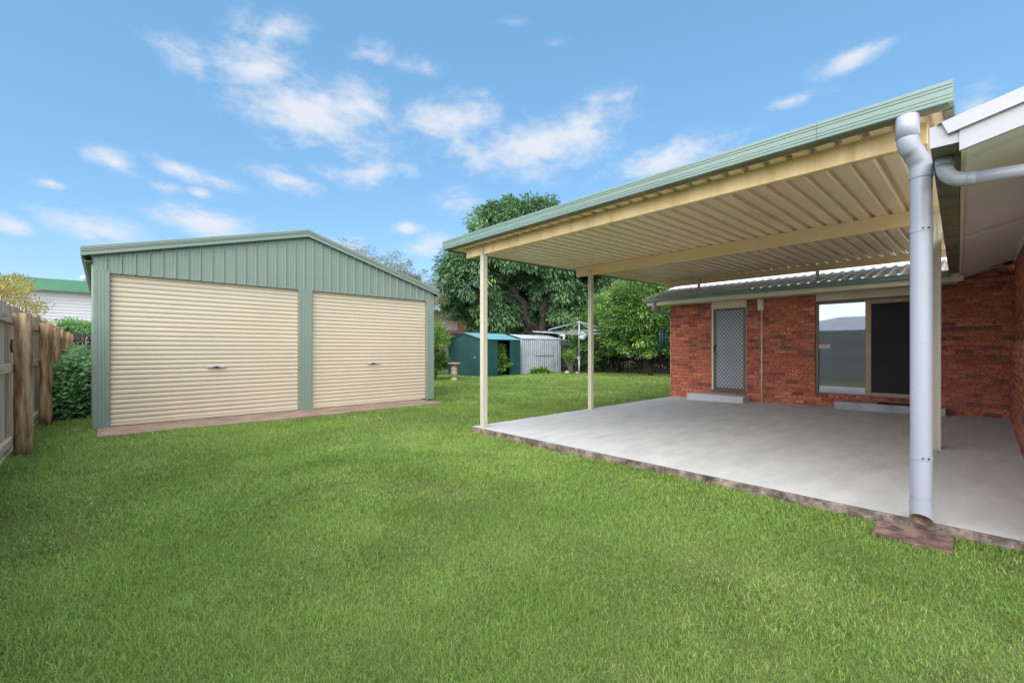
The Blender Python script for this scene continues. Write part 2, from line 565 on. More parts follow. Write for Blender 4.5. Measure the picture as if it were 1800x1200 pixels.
M['stone'] = mat('cast_stone', srgb(196, 178, 158), 0.9, srgb(158, 140, 122), 14, 0.6, 60, c3=srgb(120, 106, 92), s3=9, fine=0.1)
M['hoist'] = mat('hoist_steel', srgb(190, 198, 206), 0.4, srgb(172, 180, 190), 4, 0, 30, metal=0.4)
M['weatherboard'] = mat('white_weatherboard', srgb(205, 205, 210), 0.55, srgb(198, 198, 204), 1, 0, 30, fine=0.015)
M['neigh_green'] = mat('neighbour_green', srgb(88, 146, 114), 0.5, srgb(80, 136, 106), 1, 0, 30, c3=srgb(120, 168, 142), s3=1.5, lim3=(0.66, 0.7))
M['orange_wall'] = mat('orange_render', srgb(206, 160, 104), 0.85, srgb(194, 148, 94), 1, 0.2, 30)
M['cream_wall'] = mat('cream_render', srgb(226, 216, 206), 0.85, None, 1, 0.2, 30)
M['maroon'] = mat('maroon_roof', srgb(128, 76, 84), 0.6, srgb(112, 66, 74), 2, 0, 30)
M['glass_dark'] = mat('dark_glass', srgb(24, 28, 36), 0.08, None, 2, 0, 30, spec=0.6, fine=0)
M['bark'] = mat('bark', srgb(68, 58, 52), 0.95, srgb(42, 36, 33), 6, 0.8, 30, stretch=(1, 1, 0.3), fine=0.1)
M['bark_pale'] = mat('pale_bark', srgb(140, 124, 106), 0.95, srgb(104, 90, 78), 6, 0.8, 30, stretch=(1, 1, 0.3), fine=0.1)
M['fruit'] = mat('orange_fruit', srgb(226, 156, 40), 0.5, srgb(212, 140, 34), 8, 0.1, 200, fine=0.02)
M['chime'] = mat('chime_green', srgb(42, 98, 92), 0.4, srgb(34, 84, 80), 4, 0, 30)
M['sticker'] = mat('sticker', srgb(226, 206, 214), 0.5, None, 4, 0, 30, fine=0)
M['sticker_ink'] = mat('sticker_ink', srgb(176, 84, 96), 0.5, None, 4, 0, 30, fine=0)
M['dead'] = mat('bare_branch', srgb(206, 200, 204), 0.8, srgb(180, 172, 176), 6, 0, 30)
M['iron'] = mat('rusty_iron', srgb(82, 76, 78), 0.6, srgb(66, 60, 60), 10, 0.2, 60)
M['bag'] = mat('peg_bag', srgb(206, 210, 232), 0.7, srgb(190, 194, 220), 6, 0, 30)

# brick: mottled pressed clay; colour varies from brick to brick
def brickmat(name, island):
    m = bpy.data.materials.new(name)
    m.use_nodes = True
    N, L = m.node_tree.nodes, m.node_tree.links
    b = N['Principled BSDF']
    b.inputs['Roughness'].default_value = 0.88
    b.inputs['Specular IOR Level'].default_value = 0.25
    t = N.new('ShaderNodeTexCoord')
    at = N.new('ShaderNodeAttribute')
    at.attribute_name = 'tint'
    oi = N.new('ShaderNodeObjectInfo')
    rnd = at.outputs['Fac'] if island else oi.outputs['Random']
    add = N.new('ShaderNodeVectorMath')
    add.operation = 'MULTIPLY_ADD'
    L.new(rnd, add.inputs[0])
    add.inputs[1].default_value = (17, 31, 47)
    L.new(t.outputs['Object'], add.inputs[2])
    rp = N.new('ShaderNodeValToRGB')
    e = rp.color_ramp.elements
    e[0].position, e[0].color = 0.0, srgb(126, 90, 86)
    e[1].position, e[1].color = 0.14, srgb(152, 90, 76)
    for p, c in ((0.32, srgb(176, 104, 84)), (0.6, srgb(192, 116, 92)), (0.82, srgb(182, 106, 88)), (1.0, srgb(208, 132, 102))):
        x = e.new(p)
        x.color = c
    L.new(rnd, rp.inputs[0])
    n = N.new('ShaderNodeTexNoise')
    n.inputs['Scale'].default_value = 22
    n.inputs['Detail'].default_value = 6
    n.inputs['Roughness'].default_value = 0.7
    L.new(add.outputs[0], n.inputs['Vector'])
    mr = N.new('ShaderNodeMapRange')
    mr.inputs['From Min'].default_value = 0.36
    mr.inputs['From Max'].default_value = 0.66
    L.new(n.outputs[0], mr.inputs['Value'])
    r2 = N.new('ShaderNodeValToRGB')
    q = r2.color_ramp.elements
    q[0].color = (0.42, 0.40, 0.46, 1)
    q[1].color = (1.45, 1.35, 1.2, 1)
    x = q.new(0.45)
    x.color = (0.95, 0.95, 0.95, 1)
    L.new(mr.outputs[0], r2.inputs[0])
    mx = N.new('ShaderNodeMix')
    mx.data_type = 'RGBA'
    mx.blend_type = 'MULTIPLY'
    mx.inputs['Factor'].default_value = 1
    L.new(rp.outputs[0], mx.inputs['A'])
    L.new(r2.outputs[0], mx.inputs['B'])
    L.new(mx.outputs['Result'], b.inputs['Base Color'])
    bn = N.new('ShaderNodeTexNoise')
    bn.inputs['Scale'].default_value = 30
    bn.inputs['Detail'].default_value = 5
    L.new(add.outputs[0], bn.inputs['Vector'])
    bp = N.new('ShaderNodeBump')
    bp.inputs['Strength'].default_value = 0.9
    bp.inputs['Distance'].default_value = 0.014
    L.new(bn.outputs[0], bp.inputs['Height'])
    L.new(bp.outputs[0], b.inputs['Normal'])
    return m


M['brick'] = brickmat('pressed_brick', False)
M['brick_far'] = brickmat('pressed_brick_joined', True)


def glassmat():
    m = bpy.data.materials.new('reflective_glass')
    m.use_nodes = True
    N, L = m.node_tree.nodes, m.node_tree.links
    b = N['Principled BSDF']
    b.inputs['Base Color'].default_value = srgb(112, 120, 128)
    b.inputs['Roughness'].default_value = 0.5
    g = N.new('ShaderNodeBsdfGlossy')
    g.inputs['Color'].default_value = (0.52, 0.58, 0.66, 1)
    g.inputs['Roughness'].default_value = 0.02
    mx = N.new('ShaderNodeMixShader')
    mx.inputs[0].default_value = 0.36
    L.new(b.outputs[0], mx.inputs[1])
    L.new(g.outputs[0], mx.inputs[2])
    L.new(mx.outputs[0], N['Material Output'].inputs[0])
    return m


M['glass'] = glassmat()
M['leaf_mango'] = leafmat('mango_leaf', srgb(74, 108, 76), srgb(116, 154, 104), srgb(160, 192, 108), 0.22, 0.38, 0.5)
M['leaf_citrus'] = leafmat('citrus_leaf', srgb(76, 112, 56), srgb(120, 160, 82), srgb(168, 202, 110), 0.28, 0.4, 0.5)
M['leaf_wisp'] = leafmat('wispy_leaf', srgb(110, 104, 74), srgb(140, 140, 84), srgb(176, 166, 128), 0.3, 0.6, 0.3)
M['leaf_shrub'] = leafmat('shrub_leaf', srgb(62, 96, 44), srgb(104, 146, 62), srgb(154, 184, 86), 0.3, 0.5, 0.4)
M['leaf_weed'] = leafmat('weed_leaf', srgb(92, 136, 94), srgb(134, 178, 118), srgb(174, 212, 132), 0.3, 0.5, 0.4)
M['leaf_yellow'] = leafmat('yellow_leaf', srgb(150, 140, 74), srgb(190, 176, 104), srgb(220, 210, 150), 0.3, 0.6, 0.3)
M['blade'] = leafmat('grass_blade', srgb(92, 122, 52), srgb(148, 178, 90), srgb(188, 192, 130), 0.3, 0.6, 0.25)

# ------------------------------------------------------------------ ground
g = MB()
g.add([(-1500, -1500, -0.03), (1500, -1500, -0.03), (1500, 1500, -0.03), (-1500, 1500, -0.03)], [(0, 1, 2, 3)])
tag(g.build('ground', M['soil'], fix=False), kind='structure')
# the lawn: a gently uneven sheet over the yard
nx, ny = 110, 110
xs = np.linspace(-1.2, 34, nx)
ys = np.linspace(-8, 34, ny)
gx, gy = np.meshgrid(xs, ys)


def lawn_z(x, y):
    return 0.012 * np.sin(x * 1.7 + y * 0.6) + 0.010 * np.sin(y * 2.1 - x * 0.8) + 0.006 * np.sin(x * 4.1 + 1.3) * np.sin(y * 3.7)


gz = lawn_z(gx, gy)
V = np.stack([gx, gy, gz], -1).reshape(-1, 3)
ii = (np.arange(ny - 1)[:, None] * nx + np.arange(nx - 1)[None, :]).ravel()
T = np.concatenate([np.stack([ii, ii + 1, ii + nx + 1], 1), np.stack([ii, ii + nx + 1, ii + nx], 1)])
o = link_mesh('lawn', raw_mesh('lawn', V, T, M['soil']))
tag(o, kind='structure')


def value_noise(x, y, s, seed):
    r_ = np.random.default_rng(seed)
    G = r_.random((128, 128))
    u, v = x / s + 40.3, y / s + 40.7
    i, j = np.floor(u).astype(int), np.floor(v).astype(int)
    fu, fv = u - i, v - j
    fu, fv = fu * fu * (3 - 2 * fu), fv * fv * (3 - 2 * fv)
    i0, j0, i1, j1 = i % 128, j % 128, (i + 1) % 128, (j + 1) % 128
    return (G[i0, j0] * (1 - fu) + G[i1, j0] * fu) * (1 - fv) + (G[i0, j1] * (1 - fu) + G[i1, j1] * fu) * fv


def make_grass():
    allV, allT, allt = [], [], []
    base = 0
    bands = [(1.0, 2.6, 26000, 0.0026), (2.6, 4.2, 17000, 0.0034), (4.2, 7.0, 8500, 0.0052), (7.0, 12, 3000, 0.010), (12, 20, 1000, 0.018), (20, 31, 450, 0.030)]
    fwd = np.array([math.cos(R(47.04)), math.sin(R(47.04))])
    for bi, (r0, r1, dn, w) in enumerate(bands):
        a0, a1 = R(47.04 - 62), R(47.04 + 58)
        area = (a1 - a0) / 2 * (r1 * r1 - r0 * r0)
        n = int(area * dn)
        rad = np.sqrt(rng.random(n) * (r1 * r1 - r0 * r0) + r0 * r0)
        an = a0 + (a1 - a0) * rng.random(n)
        x, y = rad * np.cos(an), rad * np.sin(an)
        ok = (x > -0.93) & (x < 24.0) & (y < 21)
        ok &= ~((x > 4.735) & (x < 30) & (y < 6.14) & (y > -9))            # slab and house
        ok &= ~((x > 12) & (y < 6.2))
        ok &= ~((x > -0.09) & (x < 6.62) & (y > 9.80) & (y < 11))           # apron
        ok &= ~((x > -0.16) & (x < 7.0) & (y > 10.8))                       # garage
        ok &= ~((x > 14.5) & (x < 17.4) & (y > 17.93)) & ~((x > 18.1) & (x < 21.65) & (y > 18.6))
        ok &= ~((x > 4.34) & (x < 4.735) & (y > 0.14) & (y < 0.6))          # paver
        ok &= ~((x < -0.1) & (y > 13.2))
        # grass thins raggedly along the slab's edge
        x, y = x[ok], y[ok]
        n = len(x)
        if not n:
            continue
        big = value_noise(x, y, 0.9, 3) * 0.5 + value_noise(x, y, 0.33, 4) * 0.3 + value_noise(x, y, 0.12, 5) * 0.2
        huge = value_noise(x, y, 2.6, 8)
        keep = rng.random(n) < np.clip(0.45 + 1.1 * big, 0, 1)
        x, y, big, huge = x[keep], y[keep], big[keep], huge[keep]
        n = len(x)
        z = lawn_z(x, y) - 0.004
        h = (0.020 + 0.024 * rng.random(n)) * (0.45 + 0.6 * big + 0.5 * value_noise(x, y, 0.4, 41)) * (1 + 0.10 * bi)
        lean = rng.random(n) * 0.9 + 0.15
        th = rng.random(n) * 2 * math.pi + 0.0
        dx, dy = np.cos(th), np.sin(th)
        wa = th + math.pi / 2 + rng.normal(size=n) * 0.5
        wx, wy = np.cos(wa) * w * (0.6 + 0.8 * rng.random(n)) / 2, np.sin(wa) * w * (0.6 + 0.8 * rng.random(n)) / 2
        mott = value_noise(x, y, 0.55, 31) * 0.6 + value_noise(x + 3, y, 1.5, 32) * 0.4
        tint = np.clip(0.10 + 0.20 * huge + 0.40 * big + 0.46 * (mott - 0.42) + rng.normal(size=n) * 0.13, 0, 0.8)
        dry = rng.random(n) < 0.02 + 0.22 * np.clip(value_noise(x, y, 0.7, 21) * 0.7 + value_noise(x, y, 0.2, 22) * 0.3 - 0.52, 0, 1) * 2
        tint = np.where(dry, 0.9 + 0.1 * rng.random(n), tint)
        B = np.stack([x, y, z], 1)
        wv = np.stack([wx, wy, np.zeros(n)], 1)
        if bi < 3:
            mid = B + np.stack([dx * h * lean * 0.35, dy * h * lean * 0.35, h * 0.62], 1)
            tip = B + np.stack([dx * h * lean * 1.15, dy * h * lean * 1.15, h * (1.05 - 0.3 * lean)], 1)
            V_ = np.stack([B - wv, B + wv, mid + wv * 0.75, mid - wv * 0.75, tip], 1).reshape(-1, 3)
            idx = np.arange(n)[:, None] * 5 + base
            T_ = np.concatenate([idx + np.array([[0, 1, 2]]), idx + np.array([[0, 2, 3]]), idx + np.array([[3, 2, 4]])], 0)
            k = 5
        else:
            tip = B + np.stack([dx * h * lean * 0.9, dy * h * lean * 0.9, h], 1)
            V_ = np.stack([B - wv, B + wv, tip], 1).reshape(-1, 3)
            T_ = np.arange(n)[:, None] * 3 + base + np.array([[0, 1, 2]])
            k = 3
        allV.append(V_)
        allT.append(T_)
        allt.append(np.repeat(tint, k))
        base += n * k
    me = raw_mesh('grass', np.concatenate(allV), np.concatenate(allT), M['blade'], np.concatenate(allt))
    o = link_mesh('grass', me)
    tag(o, 'short green mown lawn grass covering the whole yard', 'grass', kind='stuff')


make_grass()


# ------------------------------------------------------------------ patio slab and garage apron
def slab_z(x, y):
    return 0.10 + 0.09 * max(0, (x - 4.74) / 7.3) * max(0, (6.1 - y) / 6.1)


s = MB()
nx_, ny_ = 12, 24
X0, X1, Y0, Y1 = 4.74, 12.20, -5.0, 6.12
for i in range(nx_ + 1):
    for j in range(ny_ + 1):
        x = X0 + (X1 - X0) * i / nx_
        y = Y0 + (Y1 - Y0) * j / ny_
        e = 0
        s.v.append((x, y, slab_z(x, y)))
for i in range(nx_):
    for j in range(ny_):
        a = i * (ny_ + 1) + j
        s.f.append((a, a + ny_ + 1, a + ny_ + 2, a + 1))
        s.m.append(0)
        s.sm.append(True)
slab = s.build('patio_slab', [M['concrete']], fix=False)
tag(slab, kind='structure')
e = MB()
# cast edge of the slab, slightly uneven along its length
n = 60
for side in (0, 1):
    pts = []
    for k in range(n + 1):
        f = k / n
        if side == 0:
            p = (X0, Y1 + (Y0 - Y1) * f)
            d = (-1, 0)
        else:
            p = (X0 + (X1 - X0) * f, Y1)
            d = (0, 1)
        w = 0.004 + 0.007 * random.random()
        zt = slab_z(*p) - 0.003
        pts.append(((p[0], p[1], zt), (p[0] + d[0] * w, p[1] + d[1] * w, zt - 0.012), (p[0] + d[0] * (w + 0.012 * random.random()), p[1] + d[1] * w, zt - 0.06),
                    (p[0] + d[0] * 0.012, p[1] + d[1] * 0.012, -0.06)))
    b = len(e.v)
    for q in pts:
        e.v += list(q)
    for k in range(n):
        for t in range(3):
            e.f.append((b + k * 4 + t, b + k * 4 + t + 1, b + k * 4 + 5 + t, b + k * 4 + 4 + t))
            e.m.append(0)
            e.sm.append(False)
e.build('slab_edge', M['slab_edge'], slab)

apron_root = bpy.data.objects.new('garage_apron', None)
col.objects.link(apron_root)
ORG[apron_root.name] = Vector((0, 0, 0))
tag(apron_root, kind='structure')
for (xa, xb) in ((-0.08, 3.36), (3.372, 4.43), (4.442, 6.60)):
    MB().box(xa, xb, 9.82, 10.98, -0.05, 0.035 + 0.004 * random.random()).build('concrete_slab', M['apron'], apron_root, bevel=0.008)

# ------------------------------------------------------------------ garage
GX0, GX1, GY = -0.137, 6.985, 10.82
AX, AZ = 3.50, 4.09            # wall apex under the barge
EZL, EZR = 3.15, 3.06
GB = 24.2                       # back of the garage
ga = empty('garage', (3.42, 10.82, 0), 'sage green steel double garage with two cream roller doors', 'garage')


def roofz(x):
    return EZL + (AZ - EZL) * (x - GX0) / (AX - GX0) if x < AX else EZR + (AZ - EZR) * (GX1 - x) / (GX1 - AX)


# ribbed gable cladding above the doors
c = MB()
DT = 2.845
x = GX0
prof = []
pitch = 0.2
while x < GX1 - 0.01:
    for dx, dy in ((0.0, 0.0), (0.055, 0.0), (0.065, 0.0022), (0.075, 0.0), (0.102, 0.0), (0.112, 0.0022), (0.132, 0.0), (0.150, 0.0), (0.164, 0.020), (0.184, 0.020), (0.198, 0.0)):
        if x + dx < GX1:
            prof.append((x + dx, GY - dy))
    x += pitch
prof.append((GX1, GY))
ins = []
for a, b in zip(prof, prof[1:]):
    ins.append(a)
    if a[0] < AX < b[0]:
        ins.append((AX, a[1]))
ins.append(prof[-1])
vs = [(p[0], p[1], DT) for p in ins] + [(p[0], p[1], roofz(p[0])) for p in ins]
k = len(ins)
c.add(vs, [(i, i + 1, k + i + 1, k + i) for i in range(k - 1)])
c.build('gable_cladding', M['green'], ga, fix=False)
# lining behind the ribs, and the header lip above the doors
MB().box(GX0 + 0.01, GX1 - 0.01, GY + 0.005, GY + 0.06, DT, 3.04).build('header_beam', M['green'], ga)
MB().box(0.05, 6.76, GY - 0.004, GY + 0.10, DT - 0.012, DT + 0.012).build('header_flashing', M['green'], ga, bevel=0.004)


def jamb(xa, xb, ztop, name):
    m = MB()
    y = GY - 0.018
    pr = [(xa, GY + 0.15), (xa, y + 0.006), (xa + 0.006, y)]
    w = xb - xa
    for f in (0.28, 0.5, 0.72):
        pr += [(xa + w * f - 0.008, y), (xa + w * f, y + 0.005), (xa + w * f + 0.008, y)]
    pr += [(xb - 0.006, y), (xb, y + 0.006), (xb, GY + 0.15)]
    m.extrude_profile([(p[0], p[1]) for p in pr], (0, 0, 0.03), (0, 0, ztop), (1, 0, 0), (0, 1, 0))
    o = m.build(name, M['green'], ga)
    for zz in (0.35, 1.0, 1.7, 2.45):
        for xx in (xa + 0.03, xb - 0.03):
            MB().lathe([(0.008, 0), (0.006, 0.006)], (0, 0, 0), 8)
    return o


jamb(GX0 - 0.004, 0.085, DT + 0.03, 'corner_post')
jamb(3.315, 3.62, DT + 0.004, 'centre_post')
jamb(6.735, GX1 + 0.004, DT + 0.03, 'corner_post')
# rivets
rv = MB().tube([(0, -0.008, 0), (0, 0.004, 0)], 0.008, 8).mesh('rivet', M['green_in'])
for xx in (GX0 + 0.03, 0.055, 3.345, 3.59, 6.765, GX1 - 0.03):
    for zz in (0.3, 1.02, 1.75, 2.5):
        link_mesh('rivet', rv, ga, Vector((xx, GY - 0.018, zz)) - ORG[ga.name])


# roller doors
def roller(xa, xb, hx):
    m = MB()
    pr = []
    nsl = 31
    z0, z1 = 0.075, DT + 0.02
    ph = (z1 - z0) / nsl
    for i in range(nsl):
        for f, d in ((0.0, 0.002), (0.05, 0.013), (0.12, 0.019), (0.30, 0.0225), (0.55, 0.024), (0.74, 0.0225), (0.84, 0.018), (0.92, 0.009), (0.96, 0.002)):
            pr.append((GY + 0.085 - d, z0 + (i + f) * ph))
    vs = [(xa, p[0], p[1]) for p in pr] + [(xb, p[0], p[1]) for p in pr]
    k = len(pr)
    m.add(vs, [(i, k + i, k + i + 1, i + 1) for i in range(k - 1)], 0, True)
    door = m.build('roller_door', M['roller'], ga, fix=False)
    MB().box(xa, xb, GY + 0.055, GY + 0.10, 0.045, 0.085).build('bottom_rail', M['roller'], door, bevel=0.004)
    MB().box(xa, xb, GY + 0.06, GY + 0.095, 0.036, 0.047).build('rubber_seal', M['black'], door)
    hb = MB().box(hx - 0.16, hx + 0.16, GY + 0.030, GY + 0.056, 1.07, 1.10)
    hd = hb.build('lock_bar', M['galv'], door, bevel=0.004)
    h2 = MB().tube([(hx - 0.005, GY + 0.05, 1.085), (hx - 0.005, GY + 0.018, 1.085)], 0.022, 12)
    h2.box(hx - 0.07, hx + 0.05, GY + 0.012, GY + 0.022, 1.076, 1.094)
    h2.build('handle', M['black'], door)


roller(0.088, 3.312, 1.72)
roller(3.623, 6.732, 5.16)


# roof, barge flashing, gutter, side walls
def ribbed_sheet(p00, p10, p01, pitch, h, name, mt, parent, thick=0.0, kind=None):
    """ribs run from p00 to p10; the sheet spreads from p00 to p01"""
    p00, p10, p01 = Vector(p00), Vector(p10), Vector(p01)
    run, span = p10 - p00, p01 - p00
    nrm = run.cross(span).normalized()
    if nrm.z < 0:
        nrm = -nrm
    Ls = span.length
    u = span.normalized()
    prof = []
    t = 0.0
    while t < Ls:
        for f, hh in ((0.0, 0), (0.52, 0), (0.62, 1), (0.84, 1), (0.94, 0)):
            if t + f * pitch <= Ls:
                prof.append((t + f * pitch, hh * h))
        t += pitch
    prof.append((Ls, 0))
    vs = [p00 + u * a + nrm * b for a, b in prof] + [p10 + u * a + nrm * b for a, b in prof]
    k = len(prof)
    m = MB()
    m.add(vs, [(i, i + 1, k + i + 1, k + i) for i in range(k - 1)])
    o = m.build(name, mt, parent, fix=False)
    return o


ov = 0.10
ribbed_sheet((GX0 - 0.15, GY - ov, EZL + 0.055 - 0.15 * 0.26), (AX, GY - ov, AZ + 0.075), (GX0 - 0.15, GB, EZL + 0.055 - 0.15 * 0.26), 0.2, 0.03, 'roof_sheet', M['green'], ga)
ribbed_sheet((GX1 + 0.12, GY - ov, EZR + 0.055 - 0.12 * 0.29), (AX, GY - ov, AZ + 0.075), (GX1 + 0.12, GB, EZR + 0.055 - 0.12 * 0.29), 0.2, 0.03, 'roof_sheet', M['green'], ga)


def barge(pa, pb, name):
    """folded barge cap along the gable edge from pa (eave) to pb (apex)"""
    pa, pb = Vector(pa), Vector(pb)
    pr = [(0.10, 0.04), (-0.03, 0.04), (-0.035, 0.035), (-0.035, -0.015), (-0.028, -0.02), (-0.028, -0.075), (-0.040, -0.085), (-0.040, -0.125), (-0.015, -0.13), (-0.015, -0.12), (0.09, 0.03)]
    m = MB().extrude_profile(pr, pa, pb, (0, 1, 0), (0, 0, 1))
    return m.build(name, M['green'], ga)


barge((GX0 - 0.16, GY - 0.06, EZL + 0.075 - 0.16 * 0.26 + 0.03), (AX - 0.001, GY - 0.06, AZ + 0.115), 'barge_flashing')
barge((GX1 + 0.13, GY - 0.06, EZR + 0.075 - 0.13 * 0.29 + 0.03), (AX + 0.001, GY - 0.06, AZ + 0.115), 'barge_flashing')
MB().extrude_profile([(-0.2, -0.05), (0, 0.012), (0.2, -0.05), (0.2, -0.045), (0, 0.02), (-0.2, -0.045)], (AX, GY - 0.1, AZ + 0.125), (AX, GB, AZ + 0.125), (1, 0, 0), (0, 0, 1)).build('ridge_cap', M['green'], ga)
for gxx, sg, ez in ((GX0, -1, EZL), (GX1, 1, EZR)):
    pr = [(0.0, 0.0), (0.0, -0.012), (0.10, -0.012), (0.15, 0.03), (0.155, 0.13), (0.14, 0.13), (0.135, 0.035), (0.09, 0.002)] if sg < 0 else \
        [(0.0, 0.02), (0.0, 0.0), (0.09, 0.0), (0.11, 0.02), (0.112, 0.09), (0.10, 0.09), (0.098, 0.025), (0.08, 0.012)]
    MB().extrude_profile([(sg * a, b - 0.13 + (0.05 if sg > 0 else 0)) for a, b in pr], (gxx, GY - 0.02, ez), (gxx, GB, ez), (1, 0, 0), (0, 0, 1)).build('gutter', M['green_in'], ga)
for gxx, ez in ((GX0, EZL), (GX1, EZR)):
    m = MB()
    pr = []
    y = GY + 0.02
    while y < GB:
        for f, hh in ((0.0, 0), (0.5, 0), (0.6, 1), (0.85, 1), (0.95, 0)):
            pr.append((y + f * 0.2, hh * 0.025))
        y += 0.2
    sg = -1 if gxx < 1 else 1
    vs = [(gxx + sg * b, a, 0.02) for a, b in pr] + [(gxx + sg * b, a, ez) for a, b in pr]
    k = len(pr)
    m.add(vs, [(i, i + 1, k + i + 1, k + i) for i in range(k - 1)])
    m.build('side_cladding', M['green'], ga, fix=False)
m = MB()
m.add([(GX0, GB, 0), (GX1, GB, 0), (GX1, GB, EZR), (AX, GB, AZ), (GX0, GB, EZL)], [(0, 1, 2, 3, 4)])
m.build('back_cladding', M['green'], ga)

# ------------------------------------------------------------------ left paling fence
pf = empty('paling_fence', (-0.9, 1.0, 0), 'weathered timber paling fence with round log posts along the left boundary', 'fence')
pal = []
for k in range(6):
    m = MB()
    h = 2.04 + 0.02 * k + random.uniform(-0.02, 0.02)
    w = 0.098
    c0, c1 = random.uniform(-0.012, 0.012), random.uniform(-0.012, 0.012)
    m.hexa([(-0.008, -w / 2, 0), (0.008, -w / 2, 0), (0.008, w / 2, 0), (-0.008, w / 2, 0), (-0.008, -w / 2, h + c0), (0.008, -w / 2, h + c0), (0.008, w / 2, h + c1), (-0.008, w / 2, h + c1)])
    pal.append(m.mesh('paling', M['paling']))
y = 1.0
while y < 20.9:
    link_mesh('paling', random.choice(pal), pf, Vector((-0.975 + random.uniform(-0.004, 0.004), y, 0.02)) - ORG[pf.name], (random.gauss(0, 0.004), 0, random.gauss(0, 0.02)))
    # a second, overlapping paling behind covers the gap
    y += 0.104 + random.uniform(0, 0.008)
bounds = [1.0, 2.7, 5.9, 9.1, 12.29, 14.7, 16.3, 18.5, 20.6]
for a, b in zip(bounds, bounds[1:]):
    for z in (0.21, 1.2, 1.86):
        m = MB().box(-0.963, -0.905, a + 0.01, b - 0.01, z - 0.055, z + 0.055)
        m.build('rail', M['rail'], pf, bevel=0.005)
for yb in bounds:
    m = MB()
    pts, rs = [], []
    for i in range(9):
        pts.append((-0.82 + random.uniform(-0.006, 0.006), yb + random.uniform(-0.006, 0.006), -0.05 + 2.0 * i / 8))
        rs.append(0.098 - 0.008 * i / 8 + random.uniform(-0.003, 0.003))
    m.tube(pts, rs, 18)
    m.build('post', M['log'], pf)
hs_ = empty('horseshoe', (-0.955, 9.42, 1.44), 'small dark horseshoe hung on the paling beside the nearest log post', 'horseshoe')
pts = [(-0.955, 9.42 + 0.055 * math.cos(a) * 1.0, 1.50 + 0.085 * math.sin(a)) for a in [R(50) + R(260) * i / 14 for i in range(15)]]
MB().tube(pts, 0.011, 8).build('iron_bow', M['iron'], hs_)

# dark fence closing the gap behind the weeds
bf = empty('back_paling_fence', (-0.5, 20.9, 0), 'dark old paling fence closing the gap beside the garage, behind the weeds', 'fence')
x = -1.0
while x < 0.25:
    me = pal[random.randrange(6)]
    o = link_mesh('paling', me.copy(), bf, Vector((x, 20.95, 0.0)) - ORG[bf.name], (0, 0, R(90)), (1, 1, 0.97))
    o.data.materials[0] = M['dark_wood']
    x += 0.106
for z in (0.3, 1.75):
    MB().box(-1.0, 0.25, 20.88, 20.935, z - 0.05, z + 0.05).build('rail', M['dark_wood'], bf)

# ------------------------------------------------------------------ patio cover
pc = empty('patio_cover', (4.85, 5.9, 0.1), 'cream steel patio cover with sage green gutter on slim cream posts', 'patio cover')
PYL, PYR = 6.70, 0.17


def under(x):
    return 3.272 + (x - 4.85) * 0.0195      # underside of the roof sheet


xa, xb = 4.58, 12.72
sh = ribbed_sheet((xa, PYR, under(xa)), (xb, PYR, under(xb)), (xa, PYL, under(xa)), 0.19, 0.044, 'roof_sheet', M['sheet'], pc)
sol = sh.modifiers.new('thick', 'SOLIDIFY')
sol.thickness = 0.004
sol.offset = 1
# hollow box beams along the length
for (bx, ya, yb, hgt, mt) in ((4.85, 6.40, 0.30, 0.17, M['beam_dirty']), (8.06, 6.44, 0.30, 0.20, M['beam']), (12.10, 6.38, 0.30, 0.145, M['beam'])):
    t = under(bx) - 0.002
    b_ = MB()
    # C section: web with two lips
    b_.box(bx - 0.03, bx + 0.03, yb, ya, t - hgt, t)
    b_.box(bx - 0.034, bx + 0.034, yb, ya, t - hgt - 0.004, t - hgt + 0.012)
    b_.build('beam', mt, pc, bevel=0.006)


def post(x, y, ztop):
    z0 = slab_z(x, y)
    m = MB()
    w = 0.045
    # square post with a shallow groove on every face
    pr = [(-w, -w), (-0.012, -w), (-0.008, -w + 0.006), (0.008, -w + 0.006), (0.012, -w), (w, -w), (w, -0.012), (w - 0.006, -0.008), (w - 0.006, 0.008), (w, 0.012),
          (w, w), (0.012, w), (0.008, w - 0.006), (-0.008, w - 0.006), (-0.012, w), (-w, w), (-w, 0.012), (-w + 0.006, 0.008), (-w + 0.006, -0.008), (-w, -0.012)]
    m.extrude_profile(pr, (x, y, z0), (x, y, ztop), (1, 0, 0), (0, 1, 0))
    p = m.build('post', M['post'], pc)
    MB().box(x - 0.075, x + 0.075, y - 0.06, y + 0.06, z0 - 0.001, z0 + 0.007).build('base_plate', M['galv'], p)
    # saddle bracket at the top
    br = MB().box(x - w - 0.004, x - w + 0.001, y - 0.035, y + 0.035, ztop - 0.02, ztop + 0.13)
    for zz in (0.03, 0.1):
        br.tube([(x - w - 0.012, y, ztop + zz), (x - w, y, ztop + zz)], 0.008, 8)
    br.build('bracket', M['post'], p)
    bo = MB()
    for zz in (0.04, 0.085):
        bo.tube([(x - w - 0.010, y, z0 + zz), (x - w + 0.002, y, z0 + zz)], 0.010, 8)
        bo.tube([(x, y - w - 0.010, z0 + zz), (x, y - w + 0.002, z0 + zz)], 0.010, 8)
    bo.build('bolts', M['galv'], p)


post(4.85, 5.93, under(4.85) - 0.175)
post(8.06, 6.04, under(8.06) - 0.205)
post(8.06, 0.42, under(8.06) - 0.205)
post(4.85, -2.2, under(4.85) - 0.175)
